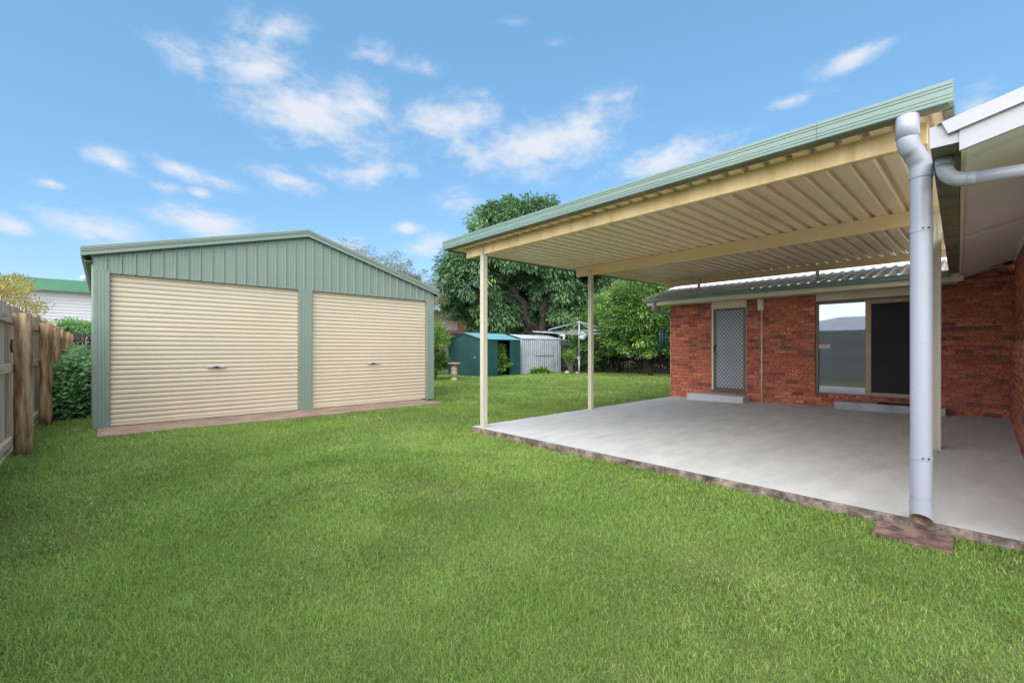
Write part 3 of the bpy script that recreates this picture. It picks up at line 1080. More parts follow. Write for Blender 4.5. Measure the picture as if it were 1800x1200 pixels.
# gutter with stepped face along the front
gz0 = 3.258
gp = [(0.0, 0.0), (-0.112, 0.0), (-0.118, 0.006), (-0.119, 0.026), (-0.113, 0.029), (-0.119, 0.032), (-0.119, 0.052), (-0.113, 0.055), (-0.118, 0.058), (-0.118, 0.100), (-0.112, 0.103), (-0.119, 0.106),
      (-0.119, 0.124), (-0.113, 0.127), (-0.120, 0.130), (-0.120, 0.150), (-0.114, 0.158), (-0.106, 0.158), (-0.106, 0.02), (-0.010, 0.012), (-0.004, 0.12), (0.0, 0.12)]
gutter = MB().extrude_profile(gp, (4.64, PYR - 0.02, gz0), (4.64, PYL + 0.02, gz0), (1, 0, 0), (0, 0, 1)).build('gutter', M['gutter_green'], pc)
MB().box(4.53, 4.642, PYL + 0.018, PYL + 0.024, gz0 - 0.002, gz0 + 0.155).build('end_cap', M['gutter_green'], gutter)
MB().box(4.53, 4.642, PYR - 0.024, PYR - 0.018, gz0 - 0.002, gz0 + 0.155).build('end_cap', M['gutter_green'], gutter)
MB().box(4.54, 4.645, PYR, PYL, gz0 - 0.006, gz0 - 0.002).build('gutter_base', M['gutter_dark'], gutter)
MB().box(4.5185, 4.522, 0.98, 0.983, gz0 + 0.004, gz0 + 0.152).build('joint', M['gutter_dark'], gutter)
# barge flashings at the two ends of the sheet
for yy, sg in ((PYL, 1), (PYR, -1)):
    pr = [(0, -0.01), (0.02 * sg, -0.01), (0.02 * sg, 0.085), (-0.10 * sg, 0.085), (-0.10 * sg, 0.078), (0.012 * sg, 0.078), (0.012 * sg, 0.0), (0, 0.0), (-0.04 * sg, -0.004), (-0.04 * sg, -0.010)]
    MB().extrude_profile(pr, (4.646, yy, under(4.646) - 0.012), (xb, yy, under(xb) - 0.012), (0, 1, 0), (0, 0, 1)).build('barge_flashing', M['green_in'], pc)
# brackets that carry the rear beam on the house roof
for yy in (5.35, 2.6):
    br = MB().box(12.02, 12.064, yy - 0.035, yy + 0.035, 3.06, 3.40)
    br.hexa([(11.97, yy - 0.075, 3.045), (12.12, yy - 0.075, 3.085), (12.12, yy + 0.075, 3.085), (11.97, yy + 0.075, 3.045), (12.0, yy - 0.035, 3.10), (12.09, yy - 0.035, 3.12), (12.09, yy + 0.035, 3.12), (12.0, yy + 0.035, 3.10)])
    br.build('roof_bracket', M['fascia'], pc, bevel=0.004)
# downpipe with offset elbow
PX, PY, PR = 4.655, 0.328, 0.066
tx, ty = 4.572, 0.40


def bez(p0, p1, p2, n=6):
    p0, p1, p2 = Vector(p0), Vector(p1), Vector(p2)
    return [p0 * (1 - t) ** 2 + p1 * 2 * t * (1 - t) + p2 * t * t for t in [i / n for i in range(n + 1)]]


el_ = bez((tx, ty, 3.10), (tx, ty, 3.015), (tx + 0.035, ty - 0.030, 2.985)) + bez((PX - 0.035, PY + 0.03, 2.945), (PX, PY, 2.915), (PX, PY, 2.83))
dp = MB().tube([(PX, PY, 2.86), (PX, PY, 1.6), (PX, PY, 0.24)], PR, 28, caps=False)
dpo = dp.build('downpipe', M['pvc'], pc)
MB().tube(el_, PR + 0.002, 28).build('elbow', M['pvc_grey'], dpo)
MB().tube([(tx, ty, 3.255), (tx, ty, 3.09)], PR + 0.006, 28).build('outlet', M['pvc'], dpo)
MB().tube([(PX, PY, 2.88), (PX, PY, 2.78)], PR + 0.005, 28, caps=False).build('socket', M['pvc_grey'], dpo)
for zz in (0.60, 2.36):
    cl = MB().tube([(PX, PY, zz), (PX, PY, zz + 0.035)], PR + 0.0035, 28, caps=False)
    cl.tube([(PX - 0.058, PY - 0.045, zz + 0.018), (PX - 0.066, PY - 0.052, zz + 0.018)], 0.006, 8, mi=1)
    cl.tube([(PX - 0.066, PY - 0.015, zz + 0.018), (PX - 0.076, PY - 0.016, zz + 0.018)], 0.006, 8, mi=1)
    cl.build('clip', [M['pvc'], M['black']], dpo)
MB().tube([(PX, PY, 0.285), (PX, PY, 0.32)], PR + 0.001, 28, caps=False).build('glue_band', M['pvc_grey'], dpo)


def cut_z(a):
    """the outlet is sawn off at a slant, open towards the lawn"""
    c_, s_ = math.cos(a), math.sin(a)
    return 0.128 + 0.052 * (-c_ * 0.98 - s_ * 0.07) + 0.012 * (-c_ * 0.5 + s_ * 0.7)


def sleeve(r0, r1, ztop, name, mt):
    n = 32
    m = MB()
    an = [2 * math.pi * k / n for k in range(n)]
    ring = lambda r, zf: [(PX + r * math.cos(a), PY + r * math.sin(a), zf(a)) for a in an]
    vs = ring(r0, lambda a: ztop) + ring(r0, cut_z) + ring(r1, cut_z) + ring(r1, lambda a: ztop)
    fs = []
    for t in range(3):
        fs += [(t * n + k, t * n + (k + 1) % n, (t + 1) * n + (k + 1) % n, (t + 1) * n + k) for k in range(n)]
    m.add(vs, fs, 0, False)
    return m.build(name, mt, dpo)


sleeve(PR + 0.004, PR - 0.003, 0.255, 'outlet_collar', M['pvc'])
sleeve(PR - 0.0035, PR - 0.0045, 0.6, 'bore', M['pvc_dirty'])

# ------------------------------------------------------------------ house
HX = 12.033
ho = empty('brick_house', (12.033, 6.18, 0.1), 'red brick house with white corrugated roof and dark bronze doors behind the patio', 'house')
OPEN = [(4.125, 5.015, 0.30, 2.76), (0.78, 2.642, 0.415, 2.76)]      # y0, y1, z0, z1
YR, YL, ZB, ZT = -0.42, 6.18, 0.05, 2.76
w = MB()
D_ = 0.012          # the mortar face lies this far behind the brick faces
for (ya, yb, za, zb) in ((YR, 0.78, ZB, ZT), (0.78, 2.642, ZB, 0.415), (2.642, 4.125, ZB, ZT), (4.125, 5.015, ZB, 0.30), (5.015, YL - D_, ZB, ZT)):
    w.box(HX + D_, HX + 0.11, ya, yb, za, zb)
w.box(HX + D_, HX + 0.11, YR, 0.33, ZT + 0.001, 3.15)
# far side wall and the body of the house behind
w.box(HX + 0.111, 20.0, YL - 0.12, YL - D_, ZB, ZT)
wall = w.build('wall', M['mortar'], ho, fix=False)
CH, CL = 0.0903, 0.24
bricks = []


def add_course(z, segs, fix_ax, val, flip):
    for (a, b, off) in segs:
        t = a - off
        while t < b - 0.01:
            s0, s1 = max(t + 0.005, a + 0.002), min(t + CL - 0.005, b - 0.002)
            if s1 - s0 > 0.03:
                bricks.append((fix_ax, val, s0, s1, z, flip))
            t += CL


row = 0
z = 0.085
while z + CH <= ZT + 0.05:
    off = (row % 2) * CL / 2
    zc_ = z + CH / 2
    segs = [(YR, YL)]
    for (a, b, za, zb) in OPEN:
        if za < zc_ < zb:
            ns = []
            for (p, q) in segs:
                if b <= p or a >= q:
                    ns.append((p, q))
                else:
                    if a > p: ns.append((p, a))
                    if b < q: ns.append((b, q))
            segs = ns
    for (a, b) in segs:
        k0 = math.floor((a + 3) / CL - (0.5 if row % 2 else 0))
        o_ = (a + 3) - (k0 * CL + off)
        o_ = o_ % CL
        add_course(z, [(a, b, o_)], 'x', HX, 1)
    add_course(z, [(HX, 20.0, off)], 'y', YL, 1)
    z += CH
    row += 1
while z < 3.08:
    add_course(z, [(YR, 0.33, (row % 2) * CL / 2)], 'x', HX, 1)
    z += CH
    row += 1
# the wing wall that closes the patio on the right
WY = -0.33
ww = MB()
ww.box(4.6, HX, WY - 0.12, WY - D_, 0.02, 1.56)
ww.box(4.6, HX, WY - 0.18, WY - 0.06 - D_, 1.55, 3.02)
wing = ww.build('wing_wall', M['mortar'], ho, fix=False)
row = 0
z = 0.085
wbr = []
while z + CH < 3.06:
    off = (row % 2) * CL / 2
    yv = WY if z + CH < 1.6 else WY - 0.06
    t = HX - 0.002 - off
    while t > 4.6:
        wbr.append((t - CL + 0.01, t, z, yv))
        t -= CL
    z += CH
    row += 1


def brick_mesh(L, variant):
    r_ = random.Random(variant)
    m = MB()
    hl, hz, dpt = L / 2, 0.0395, 0.06
    # back ring, front ring (chamfered), rough face
    bk = [(dpt, -hl, -hz), (dpt, hl, -hz), (dpt, hl, hz), (dpt, -hl, hz)]
    fr = [(0.005, -hl, -hz), (0.005, hl, -hz), (0.005, hl, hz), (0.005, -hl, hz)]
    j = lambda: r_.uniform(-0.0015, 0.0025)
    fc = [(j() - 0.001, -hl + 0.006, -hz + 0.006), (j() - 0.001, hl - 0.006, -hz + 0.006), (j() - 0.001, hl - 0.006, hz - 0.006), (j() - 0.001, -hl + 0.006, hz - 0.006), (j() - 0.004, r_.uniform(-0.3, 0.3) * hl, r_.uniform(-0.01, 0.01))]
    m.add(bk + fr + fc, [(0, 1, 5, 4), (1, 2, 6, 5), (2, 3, 7, 6), (3, 0, 4, 7), (4, 5, 9, 8), (5, 6, 10, 9), (6, 7, 11, 10), (7, 4, 8, 11), (8, 9, 12), (9, 10, 12), (10, 11, 12), (11, 8, 12)])
    return m


cache = {}


def bm_for(L):
    key = (round(L * 100), random.randrange(5))
    if key not in cache:
        me = brick_mesh(L, hash(key) & 0xffff).mesh('brick', M['brick'])
        cache[key] = me
    return cache[key]


# the largest 300 bricks in view are objects of their own, the others are joined
def view_size(b):
    ax, val, s0, s1, z, fl = b
    p = Vector((val, (s0 + s1) / 2, z)) if ax == 'x' else Vector(((s0 + s1) / 2, val, z))
    d = p - Vector((0, 0, 1.45))
    return (s1 - s0) / d.length ** 2 if ax == 'x' else 0


bricks.sort(key=view_size, reverse=True)
rest_v, rest_t, rest_tint = [], [], []


def push_rest(m, mw):
    tv = random.random()
    b = len(rest_v)
    for v in m.v:
        rest_v.append(tuple(mw @ Vector(v)))
        rest_tint.append(tv)
    for f in m.f:
        for i in range(1, len(f) - 1):
            rest_t.append((b + f[0], b + f[i], b + f[i + 1]))


org = ORG[wall.name]
for i, (ax, val, s0, s1, z, fl) in enumerate(bricks):
    L = s1 - s0
    if ax == 'x':
        loc = Vector((val + random.uniform(-0.003, 0.002), (s0 + s1) / 2, z + CH / 2))
        rz = 0
    else:
        loc = Vector(((s0 + s1) / 2, val + random.uniform(-0.002, 0.003), z + CH / 2))
        rz = R(-90)
    rot = Euler((random.gauss(0, 0.006), random.gauss(0, 0.008), rz + random.gauss(0, 0.006)))
    if i < 300:
        link_mesh('brick', bm_for(L), wall, loc - org, rot)
    else:
        mw = Matrix.Translation(loc - org) @ rot.to_matrix().to_4x4()
        push_rest(brick_mesh(L, random.randrange(9999)), mw)
o = link_mesh('brickwork', raw_mesh('brickwork', np.array(rest_v), np.array(rest_t), M['brick_far'], np.array(rest_tint)), wall)
o['kind'] = 'stuff'
rest_v, rest_t, rest_tint = [], [], []
for (xa_, xb_, z, yv) in wbr:
    loc = Vector(((xa_ + xb_) / 2, yv + random.uniform(-0.002, 0.003), z + CH / 2))
    rot = Euler((random.gauss(0, 0.006), random.gauss(0, 0.006), R(-90)))
    push_rest(brick_mesh(xb_ - xa_, random.randrange(9999)), Matrix.Translation(loc - org) @ rot.to_matrix().to_4x4())
o = link_mesh('brickwork', raw_mesh('brickwork', np.array(rest_v), np.array(rest_t), M['brick_far'], np.array(rest_tint)), wing)
o['kind'] = 'stuff'
# sloping brick sill course at the corner of the wing
for k in range(4):
    x = 11.60 + 0.105 * k
    MB().hexa([(x, WY - 0.10, 1.50), (x + 0.1, WY - 0.10, 1.50), (x + 0.1, WY + 0.07, 1.475), (x, WY + 0.07, 1.475),
               (x, WY - 0.10, 1.59), (x + 0.1, WY - 0.10, 1.59), (x + 0.1, WY + 0.07, 1.56), (x, WY + 0.07, 1.56)]).build('brick', M['brick'], wing, bevel=0.004)

# roof, gutter, fascia and soffit of the main house
RX, RZ, SL = 11.38, 2.90, 0.27
ribbed_sheet((RX, -0.35, RZ), (18.0, -0.35, RZ + 6.62 * SL), (RX, 6.64, RZ), 0.19, 0.03, 'roof_sheet', M['sheet_top'], ho)
hg = [(0, 0.0), (-0.095, 0.0), (-0.105, 0.01), (-0.108, 0.035), (-0.100, 0.04), (-0.100, 0.075), (-0.108, 0.08), (-0.110, 0.10), (-0.10, 0.105), (-0.095, 0.10), (-0.093, 0.01), (0, 0.01)]
MB().extrude_profile(hg, (11.46, 0.42, 2.80), (11.46, 6.64, 2.80), (1, 0, 0), (0, 0, 1)).build('gutter', M['gutter_green'], ho)
MB().box(11.352, 11.462, 6.640, 6.646, 2.80, 2.90).build('gutter_end', M['white'], ho)
MB().box(11.462, 11.50, 0.24, 6.60, 2.70, 2.88).build('fascia', M['fascia'], ho)
MB().box(11.501, 12.03, 0.32, 6.60, 2.712, 2.722).build('soffit', M['fascia'], ho)
MB().hexa([(11.50, 6.58, 2.70), (18, 6.58, 2.70 + 6.5 * SL), (18, 6.61, 2.70 + 6.5 * SL), (11.50, 6.61, 2.70), (11.50, 6.58, 2.885), (18, 6.58, 2.885 + 6.5 * SL), (18, 6.61, 2.885 + 6.5 * SL), (11.50, 6.61, 2.885)]).build('bargeboard', M['fascia'], ho)
m = MB()
m.add([(12.06, 6.16, 2.70), (18, 6.16, 2.70), (18, 6.16, 2.8 + 6 * SL), (12.06, 6.16, 2.86)], [(0, 1, 2, 3)])
m.build('gable_end', M['fascia'], ho)
# small elbow pipe from the gutter corner back to the wall
MB().tube(bez((11.42, 6.36, 2.81), (11.42, 6.36, 2.60), (11.46, 6.385, 2.585), 6) + bez((11.5, 6.39, 2.575), (11.7, 6.38, 2.54), (12.25, 6.24, 2.46), 6), 0.045, 16).build('gutter_elbow', M['pvc_grey'], ho)
MB().tube([(12.25, 6.245, 2.47), (12.25, 6.245, 0.1)], 0.045, 14).build('side_downpipe', M['fascia'], ho)

# screen door
dy0, dy1 = 4.13, 5.01
MB().box(HX + 0.02, HX + 0.05, dy0, dy1, 2.565, 2.715).build('door_header', M['fascia'], ho)
dr = MB()
dr.box(HX + 0.015, HX + 0.09, dy1 - 0.045, dy1, 0.305, 2.56)
dr.box(HX + 0.015, HX + 0.09, dy0, dy0 + 0.012, 0.305, 2.56)
dr.box(HX + 0.016, HX + 0.09, dy0 + 0.012, dy1 - 0.045, 2.535, 2.56)
dr.build('door_jamb', M['fascia'], ho, bevel=0.003)
a0, a1, b0, b1 = dy0 + 0.016, dy1 - 0.05, 0.375, 2.53
d = MB()
d.box(HX + 0.006, HX + 0.034, a0, a0 + 0.055, b0, b1)
d.box(HX + 0.006, HX + 0.034, a1 - 0.055, a1, b0, b1)
d.box(HX + 0.0065, HX + 0.0335, a0 + 0.055, a1 - 0.055, b1 - 0.055, b1)
d.box(HX + 0.0065, HX + 0.0335, a0 + 0.055, a1 - 0.055, b0, b0 + 0.06)
door = d.build('screen_door', M['bronze'], ho, bevel=0.004)
MB().box(HX + 0.045, HX + 0.085, dy0 + 0.012, dy1 - 0.045, 0.36, 2.535).build('door_panel', M['door_panel'], door)
MB().box(HX + 0.0, HX + 0.09, dy0, dy1, 0.30, 0.372).build('door_sill', M['bronze'], door)
gr = MB()
ga0, ga1, gb0, gb1 = a0 + 0.054, a1 - 0.054, b0 + 0.058, b1 - 0.053
st = 0.108
sw = 0.0062


def clip_diag(y, z, dy):
    """diagonal from the bottom edge or side edge through (y, z)"""
    t0 = max((gb0 - z), -1e9)
    ts = []
    lo, hi = -1e9, 1e9
    lo = max(lo, gb0 - z)
    hi = min(hi, gb1 - z)
    sl = 1.2
    if dy > 0:
        lo, hi = max(lo, (ga0 - y) * sl), min(hi, (ga1 - y) * sl)
    else:
        lo, hi = max(lo, (y - ga1) * sl), min(hi, (y - ga0) * sl)
    if hi - lo < 0.01:
        return None
    return [(y + dy * t / sl, z + t) for t in (lo, hi)]


zz = gb0 - 1.2
while zz < gb1 + 0.2:
    for dy, x_ in ((1, 0.017), (-1, 0.020)):
        y_ = ga0 if dy > 0 else ga1
        r_ = clip_diag(y_, zz, dy)
        if r_:
            (ya, za), (yb, zb) = r_
            ox = sw * 0.62
            gr.hexa([(HX + x_, ya - ox, za + ox), (HX + x_ + 0.003, ya - ox, za + ox), (HX + x_ + 0.003, ya + ox, za - ox), (HX + x_, ya + ox, za - ox),
                     (HX + x_, yb - ox, zb + ox), (HX + x_ + 0.003, yb - ox, zb + ox), (HX + x_ + 0.003, yb + ox, zb - ox), (HX + x_, yb + ox, zb - ox)] if dy > 0 else
                    [(HX + x_, ya - ox, za - ox), (HX + x_ + 0.003, ya - ox, za - ox), (HX + x_ + 0.003, ya + ox, za + ox), (HX + x_, ya + ox, za + ox),
                     (HX + x_, yb - ox, zb - ox), (HX + x_ + 0.003, yb - ox, zb - ox), (HX + x_ + 0.003, yb + ox, zb + ox), (HX + x_, yb + ox, zb + ox)])
    zz += st
gr.build('diamond_grille', M['mesh_wire'], door)
h = MB().box(HX - 0.012, HX + 0.008, a1 - 0.05, a1 - 0.012, 1.36, 1.56)
h.tube([(HX - 0.04, a1 - 0.03, 1.52), (HX - 0.045, a1 - 0.03, 1.46), (HX - 0.01, a1 - 0.03, 1.42)], 0.009, 8)
h.build('door_handle', M['black'], door)
lk = MB().box(HX - 0.006, HX + 0.008, a1 - 0.078, a1 - 0.058, 1.30, 1.36)
lk.box(HX - 0.006, HX + 0.008, a1 - 0.078, a1 - 0.058, 1.50, 1.57)
lk.build('door_lock', M['black'], door)

# sliding glass door
sy0, sy1, sz0, sz1 = 0.785, 2.637, 0.42, 2.56
MB().box(HX + 0.03, HX + 0.06, sy0, sy1, 2.562, 2.715).build('door_header', M['fascia'], ho)
f = MB()
f.box(HX + 0.035, HX + 0.10, sy1 - 0.05, sy1, sz0, sz1)
f.box(HX + 0.035, HX + 0.10, sy0, sy0 + 0.05, sz0, sz1)
f.box(HX + 0.036, HX + 0.10, sy0 + 0.05, sy1 - 0.05, sz1 - 0.06, sz1)
f.box(HX + 0.036, HX + 0.11, sy0 + 0.05, sy1 - 0.05, sz0, sz0 + 0.045)
sd_ = f.build('sliding_door', M['bronze'], ho, bevel=0.004)
MB().box(HX + 0.075, HX + 0.081, 1.70, sy1 - 0.05, sz0 + 0.045, sz1 - 0.06).build('glass_pane', M['glass'], sd_)
f = MB()
p0, p1 = 0.84, 1.735
f.box(HX + 0.02, HX + 0.058, p1 - 0.10, p1, sz0 + 0.03, sz1 - 0.05)
f.box(HX + 0.02, HX + 0.058, p0, p0 + 0.09, sz0 + 0.03, sz1 - 0.05)
f.box(HX + 0.0205, HX + 0.0575, p0 + 0.09, p1 - 0.10, sz1 - 0.13, sz1 - 0.05)
f.box(HX + 0.0205, HX + 0.0575, p0 + 0.09, p1 - 0.10, sz0 + 0.03, sz0 + 0.11)
f.build('screen_frame', M['bronze_light'], sd_, bevel=0.004)
MB().box(HX + 0.036, HX + 0.040, p0 + 0.09, p1 - 0.10, sz0 + 0.11, sz1 - 0.13).build('screen_mesh', M['screen'], sd_)
MB().box(HX + 0.012, HX + 0.02, 1.15, 1.25, sz1 - 0.098, sz1 - 0.08).build('sensor', M['white'], sd_)
stk = MB().box(HX + 0.071, HX + 0.0755, 2.38, 2.585, 1.475, 1.565).build('sticker', M['sticker'], sd_)
ti = MB()
ti.box(HX + 0.0695, HX + 0.0712, 2.43, 2.53, 1.535, 1.556)
ti.box(HX + 0.0695, HX + 0.0712, 2.39, 2.57, 1.512, 1.52)
ti.box(HX + 0.0695, HX + 0.0712, 2.40, 2.565, 1.488, 1.494)
ti.build('print', M['sticker_ink'], stk)
MB().box(HX + 0.115, HX + 0.125, 0.6, 5.2, 0.2, 2.75).build('dark_room_backing', M['screen'], ho)  # near-black sheet stands for the unlit room behind both doors
# meter box and conduit
bx_ = MB().box(HX - 0.10, HX - 0.004, 3.70, 3.84, 2.42, 2.70).build('junction_box', M['fascia'], ho, bevel=0.02, segs=3)
MB().tube([(HX - 0.035, 3.755, 2.43), (HX - 0.035, 3.755, 0.12)], 0.016, 12).build('conduit', M['fascia'], ho)
MB().tube([(HX - 0.035, 3.755, 2.425), (HX - 0.035, 3.755, 2.38)], 0.02, 12).build('conduit_gland', M['fascia'], ho)
cl = MB()
for zc2 in (0.9, 1.75):
    cl.box(HX - 0.02, HX - 0.006, 3.71, 3.80, zc2, zc2 + 0.02)
cl.build('saddle', M['galv'], ho)

# wing: gutter, fascia, raked soffit, barge capping and roof
A = (3.90, 0.165, 2.74)
B_ = (11.36, 0.36, 2.84)
gdir = (Vector(B_) - Vector(A)).normalized()
gside = Vector((0, 0, 1)).cross(gdir).normalized()
pr = [(0.065, 0.0), (-0.065, 0.0), (-0.068, 0.002), (-0.068, 0.13), (0.060, 0.13), (0.072, 0.125), (0.068, 0.05)]
wg = MB().extrude_profile([(a, b) for a, b in pr], A, B_, gside, (0, 0, 1)).build('wing_gutter', M['gutter_dark'], ho)
MB().extrude_profile([(0.069, -0.002), (-0.069, -0.002), (-0.069, 0.132), (0.07, 0.132)], Vector(A) - gdir * 0.012, Vector(A) - gdir * 0.001, gside, (0, 0, 1)).build('gutter_stop_end', M['white'], wg)
fa = MB()
fa.extrude_profile([(-0.072, -0.06), (-0.096, -0.06), (-0.096, 0.15), (-0.072, 0.15)], Vector(A) + gdir * 0.02, Vector(B_) + gdir * 0.12, gside, (0, 0, 1))
fa.build('wing_fascia', M['fascia'], ho)
s_ = MB()
s_.add([(3.92, 0.07, 2.695), (11.98, 0.285, 2.80), (11.98, -0.75, 3.13), (3.92, -0.75, 2.905)], [(0, 1, 2, 3)])
s_.add([(3.92, 0.07, 2.705), (11.98, 0.285, 2.81), (11.98, -0.75, 3.14), (3.92, -0.75, 2.915)], [(3, 2, 1, 0)])
s_.build('wing_soffit', M['soffit'], ho, fix=False)
MB().box(8.05, 8.06, -0.36, 0.16, 2.69, 2.70)
st_ = MB().extrude_profile([(-0.02, -0.012), (0.02, -0.012), (0.02, -0.002), (-0.02, -0.002)], (7.2, 0.135, 2.725), (7.2, -0.5, 2.925), (1, 0, 0), (0, 0, 1))
st_.build('soffit_joiner', M['soffit'], ho)
# quad moulding where the soffit meets the wing wall
MB().tube([(5.0, WY - 0.04, 2.83), (11.9, WY - 0.04, 2.965)], 0.018, 8).build('moulding', M['soffit'], ho)
# barge board and its folded capping on the gable end facing the lawn
k_ = 0.235
bb = MB()
bb.hexa([(3.880, 0.10, 2.682), (3.905, 0.10, 2.682), (3.905, -3.5, 2.682 + 3.6 * k_), (3.880, -3.5, 2.682 + 3.6 * k_), (3.880, 0.10, 2.84), (3.905, 0.10, 2.84), (3.905, -3.5, 2.84 + 3.6 * k_), (3.880, -3.5, 2.84 + 3.6 * k_)])
bb.build('bargeboard', M['white'], ho)
bc = MB()
bc.hexa([(3.862, 0.150, 2.797), (3.878, 0.150, 2.797), (3.878, -3.5, 2.797 + 3.65 * k_), (3.862, -3.5, 2.797 + 3.65 * k_), (3.862, 0.180, 2.880), (3.878, 0.180, 2.880), (3.878, -3.5, 2.877 + 3.68 * k_), (3.862, -3.5, 2.877 + 3.68 * k_)])
bc.hexa([(3.855, 0.150, 2.795), (3.878, 0.150, 2.795), (3.878, -3.5, 2.795 + 3.65 * k_), (3.855, -3.5, 2.795 + 3.65 * k_), (3.855, 0.150, 2.803), (3.878, 0.150, 2.803), (3.878, -3.5, 2.803 + 3.65 * k_), (3.855, -3.5, 2.803 + 3.65 * k_)])
bc.build('barge_capping', M['white'], ho, bevel=0.002)
ribbed_sheet((3.864, 0.20, 2.873), (3.864, -3.5, 2.873 + 3.7 * k_), (11.9, 0.30, 2.98), 0.19, 0.012, 'wing_roof', M['sheet_top'], ho)
# pipe from the wing gutter back towards the wall
w1 = Vector((4.16, 0.178, 2.742))
wp = MB().tube([w1, w1 + Vector((0, 0, -0.03)), w1 + Vector((0, 0, -0.055))], 0.047, 20)
wpo = wp.build('wing_downpipe', M['pvc'], ho)
MB().tube(bez(w1 + Vector((0, 0, -0.05)), w1 + Vector((0, 0.0, -0.15)), w1 + Vector((0.02, -0.10, -0.165)), 8), 0.045, 20).build('elbow', M['pvc_grey'], wpo)
MB().tube([w1 + Vector((0.018, -0.09, -0.164)), w1 + Vector((0.05, -0.52, -0.185))], 0.041, 20).build('pipe', M['pvc'], wpo)
MB().tube([w1 + Vector((0.018, -0.088, -0.164)), w1 + Vector((0.024, -0.145, -0.168))], 0.044, 20).build('socket', M['pvc_grey'], wpo)
MB().tube([w1 + Vector((0.05, -0.50, -0.14)), w1 + Vector((0.05, -0.52, -2.7))], 0.041, 16).build('drop', M['pvc'], wpo)

# ------------------------------------------------------------------ steps, mat, paver, chime
z1 = 0.108
o = MB().box(11.50, HX - 0.02, 4.02, 5.44, z1 - 0.03, 0.285).build('concrete_step', M['step1'], bevel=0.006)
tag(o, 'smooth grey painted step below the diamond mesh screen door', 'step')
o = MB().hexa([(11.72, 0.48, 0.10), (12.02, 0.48, 0.10), (12.02, 2.22, 0.10), (11.72, 2.22, 0.10), (11.72, 0.48, 0.325), (12.02, 0.48, 0.325), (12.02, 2.22, 0.315), (11.72, 2.22, 0.31)]).build('concrete_step', M['step2'], bevel=0.015, segs=2)
tag(o, 'long worn concrete step below the sliding glass door', 'step')
o = MB().box(11.73, 12.0, 0.88, 1.50, 0.322, 0.342).build('door_mat', M['mat'], bevel=0.004)
tag(o, 'dark door mat lying on the long step by the sliding door', 'door mat')
o = MB().hexa([(4.33, 0.145, -0.02), (4.70, 0.145, -0.02), (4.70, 0.60, -0.02), (4.33, 0.585, -0.02), (4.33, 0.145, 0.035), (4.70, 0.145, 0.045), (4.70, 0.60, 0.045), (4.33, 0.585, 0.035)]).build('paver', M['paver'], bevel=0.006, segs=2)
tag(o, 'flat reddish brown paver on the grass under the white downpipe outlet', 'paver')

ch = empty('wind_chime', (12.15, 6.46, 1.4), 'dark green wind chime hanging beside the brick house corner', 'wind chime')
MB().tube([(12.15, 6.46, 2.72), (12.15, 6.46, 2.10)], 0.003, 6).build('cord', M['iron'], ch)
MB().lathe([(0.02, 0.03), (0.115, 0.02), (0.12, 0.0), (0.02, -0.01)][::-1], (12.15, 6.46, 2.07), 18).build('top_disc', M['iron'], ch)
for i in range(6):
    a = i * math.pi / 3 + 0.3
    px_, py_ = 12.15 + 0.085 * math.cos(a), 6.46 + 0.085 * math.sin(a)
    MB().tube([(px_, py_, 2.055), (px_, py_, 1.50 - 0.03 * (i % 3))], 0.028, 10).build('tube', M['chime'], ch)
MB().tube([(12.15, 6.46, 2.06), (12.15, 6.46, 1.40)], 0.003, 6).build('striker_cord', M['iron'], ch)
MB().lathe([(0.02, 0), (0.03, 0.02), (0.02, 0.05)], (12.15, 6.46, 1.37), 10).build('sail', M['chime'], ch)

# ------------------------------------------------------------------ sheds
gs = empty('garden_shed', (14.5, 17.93, 0), 'dark green metal garden shed with open doorway and blue green roof', 'shed')
sx0, sx1, sy_0, sy_1, ez, az_ = 14.5, 17.36, 17.93, 20.94, 2.0, 2.36


def rib_wall(pa, pb, z0, ztop, pitch, h, out_dir):
    """vertical ribbed wall from pa to pb (plan points); ztop(t) gives its height"""
    pa, pb = Vector(pa), Vector(pb)
    L = (pb - pa).length
    u = (pb - pa).normalized()
    od = Vector(out_dir)
    prof = []
    t = 0
    while t < L:
        for f, hh in ((0, 0), (0.5, 0), (0.62, 1), (0.86, 1), (0.97, 0)):
            if t + f * pitch < L:
                prof.append((t + f * pitch, hh * h))
        t += pitch
    prof.append((L, 0))
    vs = []
    for zt in (0, 1):
        for (a, b) in prof:
            p = pa + u * a + od * b
            vs.append((p.x, p.y, z0 if zt == 0 else ztop(a)))
    k = len(prof)
    return MB().add(vs, [(i, i + 1, k + i + 1, k + i) for i in range(k - 1)])


hw = (sy_1 - sy_0) / 2
rib_wall((sx0, sy_0), (sx0, sy_1), 0.0, lambda a: ez + (az_ - ez) * (1 - abs(a - hw) / hw), 0.19, 0.006, (-1, 0)).build('gable_wall', M['shed_green'], gs, fix=False)
rib_wall((sx0, sy_0), (15.64, sy_0), 0.0, lambda a: ez, 0.19, 0.006, (0, -1)).build('side_wall', M['shed_green'], gs, fix=False)
rib_wall((16.53, sy_0), (sx1, sy_0), 0.0, lambda a: ez, 0.19, 0.006, (0, -1)).build('side_wall', M['shed_green'], gs, fix=False)
rib_wall((sx0, sy_1), (sx1, sy_1), 0.0, lambda a: ez, 0.19, 0.006, (0, 1)).build('side_wall', M['shed_green'], gs, fix=False)
rib_wall((sx1, sy_0), (sx1, sy_1), 0.0, lambda a: ez + (az_ - ez) * (1 - abs(a - hw) / hw), 0.19, 0.006, (1, 0)).build('gable_wall', M['shed_green'], gs, fix=False)
MB().box(15.62, 16.55, sy_0 - 0.01, sy_0 + 0.04, ez - 0.05, ez).build('door_track', M['shed_green'], gs)
